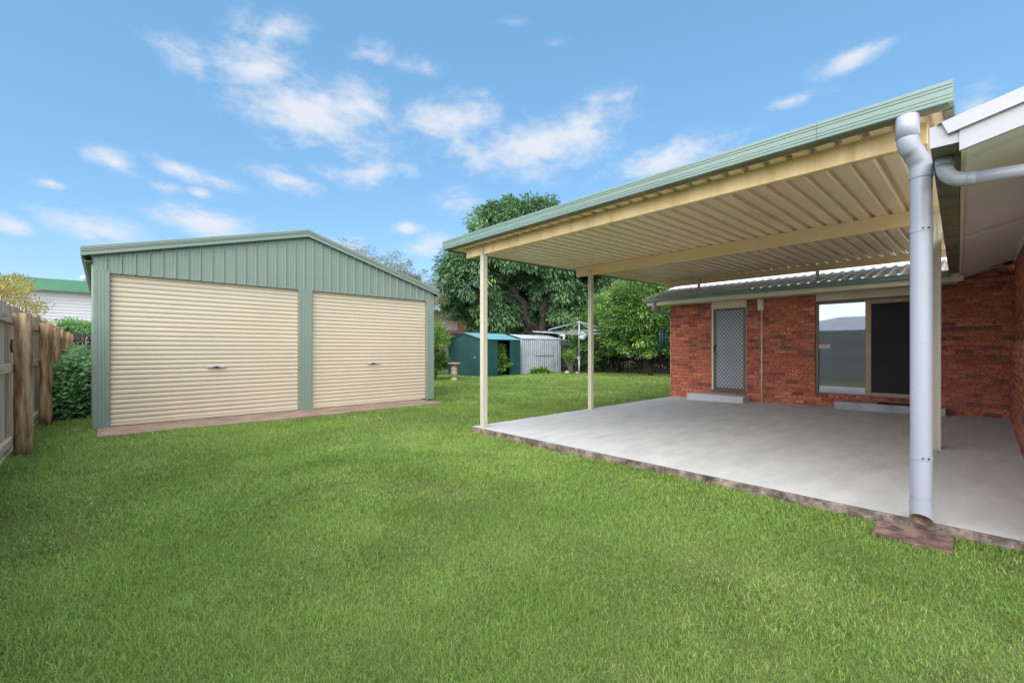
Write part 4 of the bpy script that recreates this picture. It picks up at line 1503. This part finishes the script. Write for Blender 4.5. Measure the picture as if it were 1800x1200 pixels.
for sgn in (0, 1):
    ye = sy_0 - 0.06 if sgn == 0 else sy_1 + 0.06
    ribbed_sheet((sx0 - 0.05, ye, ez - 0.012), (sx0 - 0.05, (sy_0 + sy_1) / 2, az_ + 0.012), (sx1 + 0.05, ye, ez - 0.012), 0.19, 0.006, 'roof_sheet', M['shed_roof'], gs)
    MB().hexa([(sx0 - 0.055, ye, ez - 0.07), (sx0 - 0.03, ye, ez - 0.07), (sx0 - 0.03, 19.435, az_ - 0.045), (sx0 - 0.055, 19.435, az_ - 0.045),
               (sx0 - 0.055, ye, ez), (sx0 - 0.03, ye, ez), (sx0 - 0.03, 19.435, az_ + 0.02), (sx0 - 0.055, 19.435, az_ + 0.02)]).build('barge', M['shed_green'], gs)
MB().box(sx0 - 0.018, sx0 - 0.006, 18.42, 18.56, 1.0, 1.05).build('door_handle', M['galv'], gs)

gv = empty('galvanised_shed', (18.15, 18.6, 0), 'small galvanised ribbed steel shed with a rusty bolt across its doors', 'shed')
gx0, gx1, gy0, gy1 = 18.15, 21.6, 18.6, 20.8
rib_wall((gx0, gy0), (19.15, gy0), 0.0, lambda a: 2.08, 0.17, 0.03, (0, -1)).build('front_wall', M['galv'], gv, fix=False)
rib_wall((20.95, gy0), (gx1, gy0), 0.0, lambda a: 2.08, 0.17, 0.03, (0, -1)).build('front_wall', M['galv'], gv, fix=False)
for (a, b) in ((19.16, 20.045), (20.06, 20.94)):
    rib_wall((a, gy0 - 0.012), (b, gy0 - 0.012), 0.06, lambda t: 2.03, 0.17, 0.03, (0, -1)).build('door_leaf', M['galv'], gv, fix=False)
MB().box(19.2, 20.85, gy0 - 0.065, gy0 - 0.045, 1.05, 1.085).build('bolt_bar', M['rust'], gv)
rib_wall((gx0, gy0), (gx0, gy1), 0.0, lambda a: 2.08, 0.17, 0.018, (-1, 0)).build('side_wall', M['galv'], gv, fix=False)
rib_wall((gx1, gy0), (gx1, gy1), 0.0, lambda a: 2.08, 0.17, 0.018, (1, 0)).build('side_wall', M['galv'], gv, fix=False)
MB().box(gx0 - 0.03, gx1 + 0.03, gy0 - 0.03, gy0 + 0.01, 2.03, 2.09).build('eave_trim', M['galv'], gv)
ribbed_sheet((gx0 - 0.05, gy0 - 0.06, 2.092), (gx0 - 0.05, 19.7, 2.36), (gx1 + 0.05, gy0 - 0.06, 2.092), 0.17, 0.018, 'roof_sheet', M['galv'], gv)
ribbed_sheet((gx0 - 0.05, gy1 + 0.06, 2.092), (gx0 - 0.05, 19.7, 2.36), (gx1 + 0.05, gy1 + 0.06, 2.092), 0.17, 0.018, 'roof_sheet', M['galv'], gv)

# ------------------------------------------------------------------ fences at the back
gf = empty('grey_paling_fence', (22.4, 19.3, 0), 'tall grey paling fence to the right of the galvanised shed', 'fence')
x = 21.72
while x < 24.6:
    o = link_mesh('paling', pal[random.randrange(6)].copy(), gf, Vector((x, 19.3, 0)) - ORG[gf.name], (0, 0, R(90)), (1, 1.2, 0.98))
    o.data.materials[0] = M['grey_wood']
    x += 0.125
MB().box(21.7, 24.6, 19.32, 19.37, 0.4, 0.5).build('rail', M['grey_wood'], gf)
MB().box(21.7, 24.6, 19.26, 19.34, 1.99, 2.12).build('cap', M['galv'], gf)

pk = empty('picket_fence', (24.2, 13, 0), 'low dark picket fence under the citrus trees', 'fence')
m = MB()
y = 6.5
while y < 19.2:
    hh = 1.0 + random.uniform(-0.05, 0.04)
    m.hexa([(24.2, y, 0.03), (24.22, y, 0.03), (24.22, y + 0.1, 0.03), (24.2, y + 0.1, 0.03), (24.2, y + 0.01, hh), (24.22, y + 0.01, hh), (24.22, y + 0.09, hh), (24.2, y + 0.09, hh)])
    y += 0.122 + random.uniform(-0.006, 0.008)
m.build('pickets', M['dark_wood'], pk, kind='stuff', fix=False)
for zz in (0.25, 0.8):
    MB().box(24.222, 24.27, 6.5, 19.2, zz - 0.035, zz + 0.035).build('rail', M['dark_wood'], pk)
y = 6.6
while y < 19.2:
    MB().box(24.271, 24.36, y, y + 0.09, 0, 1.02).build('post', M['dark_wood'], pk)
    y += 2.4

# ------------------------------------------------------------------ bird bath, clothes hoist
bb_ = empty('bird_bath', (12.1, 17.0, 0), 'pale cast stone bird bath standing on the lawn by the green shed', 'bird bath')
MB().lathe([(0.17, 0.0), (0.17, 0.06), (0.10, 0.10), (0.08, 0.16)], (12.1, 17.0, 0), 20).build('foot', M['stone'], bb_)
MB().lathe([(0.085, 0.15), (0.11, 0.22), (0.15, 0.30), (0.16, 0.36), (0.12, 0.44), (0.15, 0.50), (0.14, 0.57), (0.10, 0.64), (0.12, 0.70)], (12.1, 17.0, 0), 14).build('figure_stem', M['stone'], bb_)
MB().lathe([(0.10, 0.69), (0.22, 0.73), (0.31, 0.79), (0.32, 0.82), (0.29, 0.82), (0.20, 0.77), (0.02, 0.755)], (12.1, 17.0, 0), 24).build('basin', M['stone'], bb_)

hx_, hy_ = 20.23, 16.0
ht = empty('clothes_hoist', (hx_, hy_, 0), 'grey steel rotary clothes hoist with a white peg bag', 'clothes line')
MB().tube([(hx_, hy_, 0), (hx_, hy_, 1.0)], 0.05, 12).build('lower_pole', M['hoist'], ht)
MB().tube([(hx_, hy_, 0.95), (hx_, hy_, 3.1)], 0.036, 12).build('upper_pole', M['hoist'], ht)
w_ = MB().box(hx_ - 0.07, hx_ + 0.07, hy_ - 0.07, hy_ + 0.07, 0.86, 1.06)
w_.tube([(hx_ - 0.07, hy_, 0.95), (hx_ - 0.2, hy_ - 0.1, 0.95), (hx_ - 0.2, hy_ - 0.1, 0.8)], 0.014, 8)
w_.build('winding_gear', M['hoist'], ht)
tips = []
for k in range(4):
    a = R(-43 + 9) + k * math.pi / 2
    tip = Vector((hx_ + 2.75 * math.cos(a), hy_ + 2.75 * math.sin(a), 2.47))
    tips.append(tip)
    MB().tube([(hx_, hy_, 2.30), tip], 0.03, 8).build('arm', M['hoist'], ht)
    p = Vector((hx_, hy_, 2.30)).lerp(tip, 0.66)
    MB().tube([(hx_, hy_, 3.06), p + Vector((0, 0, 0.16)), p], 0.02, 8).build('brace', M['hoist'], ht)
wr = MB()
for f_ in (0.3, 0.44, 0.58, 0.72, 0.86, 0.98):
    for k in range(4):
        a = Vector((hx_, hy_, 2.30)).lerp(tips[k], f_) + Vector((0, 0, 0.02))
        b = Vector((hx_, hy_, 2.30)).lerp(tips[(k + 1) % 4], f_) + Vector((0, 0, 0.02))
        wr.tube([a, (a + b) / 2 - Vector((0, 0, 0.03)), b], 0.006, 4)
wr.build('wires', M['hoist'], ht)
pb = MB().lathe([(0.13, 0.0), (0.17, 0.1), (0.18, 0.38), (0.16, 0.42)], (0, 0, 0), 16)
o = pb.build('peg_bag', M['bag'])
o.location = (hx_ - 0.12, hy_ - 0.28, 2.02)
o.rotation_euler = (R(18), R(14), 0)
tag(o, 'white peg bag hanging on the clothes hoist pole', 'peg bag')


# ------------------------------------------------------------------ vegetation
def limb(m, p0, p1, r0, r1, n=6, wig=0.12, sides=8):
    p0, p1 = Vector(p0), Vector(p1)
    pts, rs = [], []
    L = (p1 - p0).length
    for i in range(n + 1):
        t = i / n
        w_ = math.sin(t * math.pi) * wig * L
        pts.append(p0.lerp(p1, t) + Vector((random.uniform(-1, 1), random.uniform(-1, 1), random.uniform(-0.3, 0.6))) * w_ * 0.6)
        rs.append(r0 + (r1 - r0) * t)
    m.tube(pts, rs, sides)
    return pts


def clump_crown(lobes, nclump, per, cr, L, W, droop, shell=0.72, seed=1, young=0.12, flat=1.0, tint_base=(0.1, 0.55)):
    """leaf clumps scattered over the outer shell of a set of ellipsoid lobes (local metres)"""
    r_ = np.random.default_rng(seed)
    P, D, Nn, Tn = [], [], [], []
    vol = np.array([l[3] * l[4] * l[5] for l in lobes]) ** (2 / 3)
    cnt = np.maximum((vol / vol.sum() * nclump).astype(int), 3)
    for l, c_ in zip(lobes, cnt):
        cx_, cy_, cz_, rx, ry, rz = l
        for _ in range(c_):
            d = r_.normal(size=3)
            d /= np.linalg.norm(d)
            if d[2] < -0.55:
                d[2] *= -0.5
            f = shell + (1.05 - shell) * r_.random() ** 0.7
            c = np.array([cx_, cy_, cz_]) + d * np.array([rx, ry, rz]) * f
            # drop clumps deep inside another lobe
            inside = False
            for q in lobes:
                if q is l:
                    continue
                e_ = ((c - np.array(q[:3])) / np.array(q[3:6]))
                if (e_ ** 2).sum() < 0.35:
                    inside = True
            if inside:
                continue
            rad = cr * (0.6 + 0.8 * r_.random())
            n_ = int(per * (0.6 + 0.8 * r_.random()))
            dd = r_.normal(size=(n_, 3))
            dd /= np.linalg.norm(dd, axis=1)[:, None]
            rr = rad * r_.random(n_)[:, None] ** 0.45
            p = c + dd * rr * np.array([1, 1, 0.72 * flat])
            out_ = dd * 0.8 + d * 0.5
            dirn = out_ + np.array([0, 0, -droop]) + r_.normal(size=(n_, 3)) * 0.35
            nn = dd * 0.5 + np.array([0, 0, 0.9]) + r_.normal(size=(n_, 3)) * 0.35
            is_young = r_.random() < young
            t = tint_base[0] + (tint_base[1] - tint_base[0]) * r_.random() + r_.normal(size=n_) * 0.12
            if is_young:
                t = t + 0.35
            P.append(p)
            D.append(dirn)
            Nn.append(nn)
            Tn.append(np.clip(t, 0, 1))
    P, D, Nn, Tn = map(np.concatenate, (P, D, Nn, Tn))
    n_ = len(P)
    return P, D, Nn, L * (0.65 + 0.7 * r_.random(n_)), W * (0.7 + 0.6 * r_.random(n_)), Tn


def tree(name, base, label, cat, lobes, limbs, lm, bark, group=None, **kw):
    root = empty(name, base, label, cat, group, rz=R(47.04 - 90))
    m = MB()
    for lb in limbs:
        limb(m, *lb)
    me = m.mesh('trunk', bark)
    link_mesh('trunk', me, root)
    P, D, Nn, L, W, Tn = clump_crown(lobes, **kw)
    link_mesh('crown', leaves('crown', P, D, Nn, L, W, Tn, lm), root)
    return root


# mango tree: local x to the right of the view, y away, z up
tree('mango_tree', (21.87, 20.63, 0), 'huge dense dark green mango tree rising behind the sheds', 'tree',
     [(-1.6, 0, 8.1, 3.5, 3.4, 3.3), (-4.6, 0.3, 6.2, 2.3, 2.6, 2.5), (-0.2, 0, 9.0, 2.7, 2.6, 2.5), (2.0, 0.3, 6.2, 2.7, 2.6, 2.5), (2.6, 0, 3.9, 2.1, 2.0, 1.8), (-3.0, 0.6, 4.0, 1.9, 1.7, 1.5),
      (-5.2, 0.6, 4.4, 1.5, 1.6, 1.2), (-0.6, 1.6, 5.4, 2.6, 2.0, 2.2), (4.4, 0.5, 5.4, 1.8, 1.8, 1.7), (-1.2, 3.0, 4.2, 4.5, 1.2, 2.2), (2.4, 3.0, 3.2, 3.0, 1.2, 2.0), (-1.4, 1.4, 2.6, 2.6, 1.0, 1.5), (0.8, 1.8, 2.8, 2.4, 1.0, 1.6), (-3.4, 0.2, 2.4, 1.3, 1.0, 1.0)],
     [((0.2, 0, 0), (0.0, 0, 2.2), 0.55, 0.46, 5, 0.03, 10), ((0, 0, 2.1), (-1.9, -0.5, 5.6), 0.34, 0.16), ((0.1, 0, 2.1), (0.6, -0.4, 6.5), 0.36, 0.14), ((0.1, 0, 2.0), (2.3, -0.2, 5.4), 0.28, 0.12),
      ((-0.1, 0, 2.0), (-3.9, 0.2, 4.9), 0.26, 0.10), ((-1.9, -0.5, 5.4), (-3.4, 0, 8.0), 0.15, 0.06), ((0.5, -0.4, 6.2), (-0.8, 0, 9.6), 0.15, 0.06), ((0.5, -0.2, 3.0), (1.5, -1.2, 4.6), 0.16, 0.06),
      ((-0.1, -0.2, 2.6), (-1.4, -1.3, 4.0), 0.15, 0.06)],
     M['leaf_mango'], M['bark'], nclump=1400, per=130, cr=0.60, L=0.30, W=0.10, droop=0.75, shell=0.62, seed=3, young=0.17)

fruits = []


def citrus(base, label, lobes, limbs, seed, nclump, young):
    t = tree('citrus_tree', base, label, 'tree', lobes, limbs, M['leaf_citrus'], M['bark'], group='citrus trees before the picket fence', nclump=nclump, per=105, cr=0.36, L=0.14, W=0.08,
             droop=0.12, shell=0.66, seed=seed, young=young, tint_base=(0.1, 0.7))
    r_ = random.Random(seed)
    m = MB().lathe([(0.0, -0.05), (0.03, -0.043), (0.047, -0.02), (0.05, 0.0), (0.047, 0.02), (0.03, 0.043), (0.0, 0.05)], (0, 0, 0), 10)
    me = m.mesh('fruit', M['fruit'])
    for i in range(8):
        l = r_.choice(lobes)
        d = Vector((r_.uniform(-0.8, 0.8), -1, r_.uniform(-0.3, 0.7))).normalized()
        p = Vector((l[0] + d.x * l[3] * 1.03, l[1] + d.y * l[4] * 1.03, l[2] + d.z * l[5] * 1.03))
        link_mesh('fruit', me, t, p, scale=(1.0, 1.0, 1.0))
    return t


citrus((23.0, 15.4, 0), 'bushy light green citrus tree behind the clothes hoist, its trunk before the picket fence',
       [(0, 0, 2.8, 1.9, 1.5, 1.8), (-1.3, 0, 2.2, 1.2, 1.1, 1.5), (0.9, -0.2, 3.9, 1.5, 1.3, 1.4), (-0.3, 0.2, 3.8, 1.2, 1.1, 1.1), (-1.8, 0.3, 1.4, 0.8, 0.8, 1.2), (1.2, 0, 2.0, 1.4, 1.1, 1.0), (0, -0.4, 1.7, 1.2, 0.9, 0.8), (1.9, 0.1, 3.2, 1.2, 1.0, 1.2), (-0.9, -0.3, 1.2, 0.7, 0.7, 0.6)],
       [((0.1, 0, 0), (0.3, 0, 1.5), 0.12, 0.10, 5, 0.05), ((0.3, 0, 1.4), (-0.6, 0, 3.2), 0.08, 0.03), ((0.3, 0, 1.4), (0.9, 0, 3.6), 0.08, 0.03), ((0.1, 0, 0.4), (-0.7, 0.1, 1.8), 0.07, 0.04)], 5, 760, 0.3)
citrus((22.05, 12.26, 0), 'taller citrus tree dotted with oranges, beside the brick house corner',
       [(0, 0, 2.9, 2.1, 1.7, 2.0), (-1.0, -0.2, 4.0, 1.4, 1.2, 1.35), (0.8, 0, 3.9, 1.6, 1.4, 1.5), (-1.0, 0, 1.9, 1.4, 1.1, 1.0), (1.3, 0, 2.0, 1.5, 1.3, 1.2), (0.2, -0.5, 1.6, 1.3, 1.0, 0.75), (-1.7, 0, 2.9, 1.1, 1.1, 1.2)],
       [((-0.2, 0, 0), (-0.5, 0, 1.5), 0.13, 0.11, 5, 0.05), ((-0.5, 0, 1.4), (-1.0, 0, 3.3), 0.09, 0.03), ((-0.5, 0, 1.4), (0.4, 0, 3.5), 0.09, 0.03)], 6, 860, 0.16)

# thin leaved trees behind the garage
wl_ = [
    ((11.0, 25.6, 0), 'thin feathery olive tree behind the garage ridge, leftmost of three', [(0, 0, 6.3, 1.4, 1.2, 1.5), (-1.0, 0, 5.8, 1.0, 1.0, 1.3), (0.9, 0, 5.6, 1.0, 1.0, 1.2)], 21),
    ((13.1, 24.9, 0), 'olive green feathery tree above the right slope of the garage roof', [(0, 0, 5.7, 1.5, 1.3, 1.6), (-1.0, 0, 5.6, 0.9, 1.0, 1.2), (0.9, 0.2, 5.0, 1.0, 1.0, 1.3)], 22),
    ((14.4, 23.4, 0), 'sparse brownish feathery tree by the right end of the garage roof', [(-0.1, 0, 4.8, 1.2, 1.0, 1.5), (0.6, 0, 4.0, 0.8, 0.8, 1.2), (0.2, 0, 2.8, 0.9, 0.9, 1.2), (-0.7, 0, 3.2, 0.9, 0.9, 1.2)], 23),
]
for (b, lab, lobes, sd2) in wl_:
    lm_ = []
    top = max(l[2] + l[5] for l in lobes)
    lm_.append(((0, 0, 0), (0, 0, top * 0.55), 0.10, 0.06, 6, 0.04))
    r_ = random.Random(sd2)
    for i in range(16):
        l = r_.choice(lobes)
        lm_.append(((0, 0, top * r_.uniform(0.3, 0.55)), (l[0] + l[3] * r_.uniform(-0.9, 0.9), l[1] + l[4] * r_.uniform(-0.8, 0.8), l[2] + l[5] * r_.uniform(-0.2, 1.0)), 0.035, 0.008, 5, 0.06, 5))
    tree('feathery_tree', b, lab, 'tree', lobes, lm_, M['leaf_wisp'], M['bark_pale'], group='feathery trees behind the garage', nclump=130, per=60, cr=0.36, L=0.13, W=0.03, droop=-0.7, shell=0.35, seed=sd2, young=0.2,
         tint_base=(0.1, 0.75))


def shrub(name, base, label, lobes, lm, seed, nclump, per, cr, L, W, cat='shrub', group=None, young=0.2, droop=0.1, tb=(0.2, 0.7)):
    r_ = random.Random(seed)
    limbs = []
    for l in lobes:
        for _ in range(3):
            limbs.append(((r_.uniform(-0.1, 0.1), r_.uniform(-0.1, 0.1), 0), (l[0] + r_.uniform(-0.3, 0.3) * l[3], l[1], l[2] + 0.4 * l[5]), 0.03, 0.008, 4, 0.05, 6))
    return tree(name, base, label, cat, lobes, limbs, lm, M['bark_pale'], group, nclump=nclump, per=per, cr=cr, L=L, W=W, droop=droop, shell=0.5, seed=seed, young=young, tint_base=tb)


shrub('leafy_shrub', (11.6, 17.9, 0), 'light green leafy shrub growing just past the right garage post', [(0, 0, 1.5, 0.65, 0.8, 1.0), (-0.35, 0, 0.9, 0.7, 0.7, 0.8), (0.2, 0.3, 0.7, 0.4, 0.6, 0.6)], M['leaf_shrub'], 31, 90, 90, 0.25, 0.11, 0.05, young=0.3)
shrub('leafy_shrub', (13.3, 21.6, 0), 'taller shrub between the garage and the green shed', [(0, 0, 1.9, 1.0, 0.8, 1.2), (-0.7, 0, 1.4, 0.8, 0.7, 1.1), (0.7, 0.2, 2.1, 0.8, 0.7, 0.9)], M['leaf_shrub'], 32, 110, 80, 0.3, 0.12, 0.05, tb=(0.3, 0.9))
shrub('fern_plant', (16.1, 18.35, 0), 'green leafy plant growing inside the open shed doorway', [(0, 0, 0.75, 0.42, 0.4, 0.75), (-0.1, 0, 1.3, 0.3, 0.3, 0.5)], M['leaf_shrub'], 33, 50, 45, 0.2, 0.2, 0.06, cat='plant', young=0.3, droop=0.4)
shrub('leafy_shrub', (22.1, 16.96, 0), 'dark green bush at the foot of the clothes hoist', [(0, 0, 0.9, 0.8, 0.7, 0.95), (0.5, 0, 0.7, 0.6, 0.6, 0.7)], M['leaf_mango'], 34, 70, 80, 0.25, 0.12, 0.06, tb=(0.2, 0.6))
shrub('young_plant', (20.3, 16.7, 0), 'small pale plant with bright leaves beside the hoist pole', [(0, 0, 0.95, 0.3, 0.25, 0.22), (-0.25, 0, 1.1, 0.25, 0.2, 0.15)], M['leaf_shrub'], 35, 14, 26, 0.16, 0.2, 0.06, cat='plant', young=0.9)
shrub('broad_leaf_plant', (19.3, 18.25, 0), 'low pale broad leaved plant in front of the galvanised shed', [(0, 0, 0.10, 0.55, 0.15, 0.14)], M['leaf_shrub'], 36, 22, 18, 0.14, 0.22, 0.10, cat='plant', young=0.9)
shrub('dark_hedge', (26.2, 14.0, 0), 'dark overgrown hedge behind the picket fence', [(-4.5, 0, 1.3, 2.2, 0.8, 1.6), (-1.5, 0, 1.4, 2.4, 0.8, 1.7), (1.5, -0.6, 1.4, 2.4, 0.8, 1.7), (4.2, -1.5, 1.4, 2.4, 0.8, 1.7), (-3, -0.2, 0.5, 3, 0.6, 0.7), (2, -0.8, 0.5, 3.4, 0.6, 0.7)], M['leaf_mango'], 39, 260, 70, 0.4, 0.2, 0.1, cat='hedge', tb=(0.0, 0.35), young=0.05)
shrub('yellow_shrub', (-2.05, 17.6, 0), 'yellow leaved feathery shrub showing above the left fence', [(0, 0, 2.75, 0.75, 0.8, 0.75), (-0.9, 0, 3.0, 0.7, 0.8, 0.7), (0.55, 0, 2.35, 0.5, 0.7, 0.5)], M['leaf_yellow'], 37, 100, 70, 0.24, 0.08, 0.025, tb=(0.1, 0.9), droop=-0.3)
shrub('climbing_vine', (-0.45, 21.3, 0), 'green vine spilling over the dark back fence beside the garage', [(0, 0, 2.05, 0.75, 0.35, 0.32), (-0.45, 0, 2.2, 0.4, 0.3, 0.3), (0.5, 0, 2.1, 0.4, 0.3, 0.22)], M['leaf_weed'], 38, 80, 60, 0.2, 0.09, 0.05, cat='vine', young=0.35)

# rank weeds between the fence and the garage: one mass
P, D, Nn, Ls, Ws, Tn = [], [], [], [], [], []
for i in range(560):
    yy = 12.75 + 7.2 * rng.random() ** 1.3
    xx = -0.74 + 0.56 * rng.random()
    hmax = 0.25 + 0.75 * min(1, (yy - 12.55) / 0.9) * (0.75 + 0.5 * rng.random()) + 0.28 * min(1, max(0, (yy - 14) / 3))
    n_ = 38
    dd = rdir(n_)
    c = np.array([xx, yy, hmax * (0.2 + 0.8 * rng.random()) + 0.18 * (rng.random() < 0.15)])
    p = c + dd * 0.17 * rng.random((n_, 1)) ** 0.5
    p[:, 2] = np.maximum(p[:, 2], 0.03)
    P.append(p)
    D.append(dd * np.array([1, 1, 0.3]) + np.array([0, -0.2, -0.15]))
    Nn.append(np.array([[0, -0.25, 1.0]]) + rng.normal(size=(n_, 3)) * 0.35)
    Ls.append(0.105 * (0.6 + 0.8 * rng.random(n_)))
    Tn.append(np.clip(0.15 + 0.55 * rng.random() + rng.normal(size=n_) * 0.1, 0, 1))
P, D, Nn, Ls, Tn = map(np.concatenate, (P, D, Nn, Ls, Tn))
o = link_mesh('weeds', leaves('weeds', P, D, Nn, Ls, Ls * 0.72, Tn, M['leaf_weed']))
tag(o, 'rank green weeds filling the gap between the fence and the garage', 'weeds', kind='stuff')

db = empty('bare_branch', (-0.35, 18.9, 0.6), 'bare white forked branch standing in the weeds before the dark fence', 'branch')
m = MB()
for a, b, r0, r1 in (((-0.32, 18.9, 0.8), (-0.42, 18.9, 1.45), 0.016, 0.012), ((-0.42, 18.9, 1.45), (-0.72, 18.9, 1.62), 0.012, 0.006), ((-0.42, 18.9, 1.45), (-0.38, 18.9, 1.85), 0.011, 0.006), ((-0.32, 18.9, 0.85), (-0.12, 18.9, 1.5), 0.012, 0.006), ((-0.42, 18.9, 1.43), (-0.16, 18.9, 1.36), 0.010, 0.005)):
    limb(m, a, b, r0, r1, 5, 0.06, 6)
m.build('twigs', M['dead'], db)
# pale stones at the foot of the hoist
for (x, y, r, lab) in ((20.25, 16.9, 0.16, 'larger white garden stone left of the hoist pole'), (20.45, 16.3, 0.11, 'smaller white garden stone at the foot of the hoist pole')):
    m = MB()
    prof = [(r * math.cos(a) * random.uniform(0.85, 1.05), r * 0.8 * math.sin(a) + r * 0.45) for a in [R(-30) + R(115) * i / 6 for i in range(7)]]
    m.lathe(prof, (x, y, 0), 11)
    for i, v in enumerate(m.v):
        m.v[i] = (v[0] + random.uniform(-0.02, 0.02), v[1] + random.uniform(-0.02, 0.02), v[2])
    tag(m.build('garden_stone', M['white']), lab, 'stone')

# ------------------------------------------------------------------ neighbouring houses
nh = empty('weatherboard_house', (-3, 30, 0), 'white weatherboard neighbouring house with green fascia beyond the left fence', 'house')
m = MB()
z = 0.4
while z < 4.22:
    m.add([(-16, 30.0, z), (2.5, 30.0, z), (2.5, 30.022, z + 0.005), (2.5, 30.018, z + 0.16), (-16, 30.018, z + 0.16)], [(0, 1, 3, 4)])
    m.add([(-16, 29.985, z), (2.5, 29.985, z), (2.5, 30.012, z + 0.155), (-16, 30.012, z + 0.155)], [(0, 1, 2, 3)])
    m.add([(-16, 30.02, z), (2.5, 30.02, z), (2.5, 29.985, z), (-16, 29.985, z)], [(0, 1, 2, 3)])
    z += 0.155
m.build('weatherboards', M['weatherboard'], nh, kind='stuff', fix=False)
MB().box(-16, 2.5, 30.03, 38, 0, 4.25).build('wall', M['weatherboard'], nh)
MB().box(-16.3, 2.8, 29.55, 29.6, 4.22, 4.72).build('fascia', M['neigh_green'], nh)
MB().box(-16.3, 2.8, 29.6, 38.3, 4.2, 4.24).build('soffit', M['weatherboard'], nh)
m = MB()
m.add([(-16.3, 29.55, 4.73), (2.8, 29.55, 4.73), (2.8, 34, 5.0), (-16.3, 34, 5.0), (2.8, 38.3, 4.73), (-16.3, 38.3, 4.73)], [(0, 1, 2, 3), (3, 2, 4, 5)])
m.build('roof', M['galv'], nh)
MB().lathe([(0.10, 0.0), (0.10, 0.15), (0.17, 0.2), (0.19, 0.3), (0.15, 0.38), (0.04, 0.42)], (-0.7, 31.0, 4.78), 16).build('roof_vent', M['galv'], nh)
MB().box(-0.1, 2.2, 29.9, 29.96, 1.6, 2.75).build('lower_wall', M['white'], nh)

oh = empty('rendered_house', (21, 29, 0), 'orange and cream rendered house seen past the mango tree above the green shed', 'house')
MB().box(21.0, 24.2, 29.0, 36, 0, 4.3).build('wall', M['orange_wall'], oh)
MB().box(16, 20.98, 28.98, 36, 0, 4.3).build('cream_wall', M['cream_wall'], oh)
MB().box(15.6, 24.6, 28.5, 36.4, 4.31, 4.42).build('roof', M['maroon'], oh)
wi = MB().box(21.7, 22.6, 28.96, 28.998, 3.05, 3.6).build('window', M['cream_wall'], oh)
MB().box(21.76, 22.14, 28.94, 28.962, 3.1, 3.55).build('pane', M['glass_dark'], wi)
MB().box(22.17, 22.54, 28.94, 28.962, 3.1, 3.55).build('pane', M['glass_dark'], wi)
MB().hexa([(16.0, 26.6, 2.45), (21.9, 26.6, 2.45), (21.9, 28.9, 2.8), (16.0, 28.9, 2.8), (16.0, 26.6, 2.62), (21.9, 26.6, 2.62), (21.9, 28.9, 2.98), (16.0, 28.9, 2.98)]).build('carport_roof', M['maroon'], oh)
for x in (16.2, 21.6):
    MB().box(x, x + 0.1, 26.7, 26.8, 0, 2.5).build('carport_post', M['cream_wall'], oh)

gn = empty('tile_roof_house', (-17, 4, 0), 'low house beyond the left fence, reflected in the sliding door glass', 'house')
MB().box(-24, -16, -12, 12, 0, 2.7).build('wall', M['cream_wall'], gn)
MB().box(-24.2, -15.5, -12.5, 12.5, 2.7, 2.85).build('fascia', M['white'], gn)
m = MB()
m.add([(-15.5, -12.5, 2.86), (-15.5, 12.5, 2.86), (-20, 8, 4.1), (-20, -8, 4.1), (-24.5, 12.5, 2.86), (-24.5, -12.5, 2.86)], [(0, 1, 2, 3), (3, 2, 4, 5), (1, 4, 2), (0, 3, 5)])
m.build('roof', M['galv'], gn)
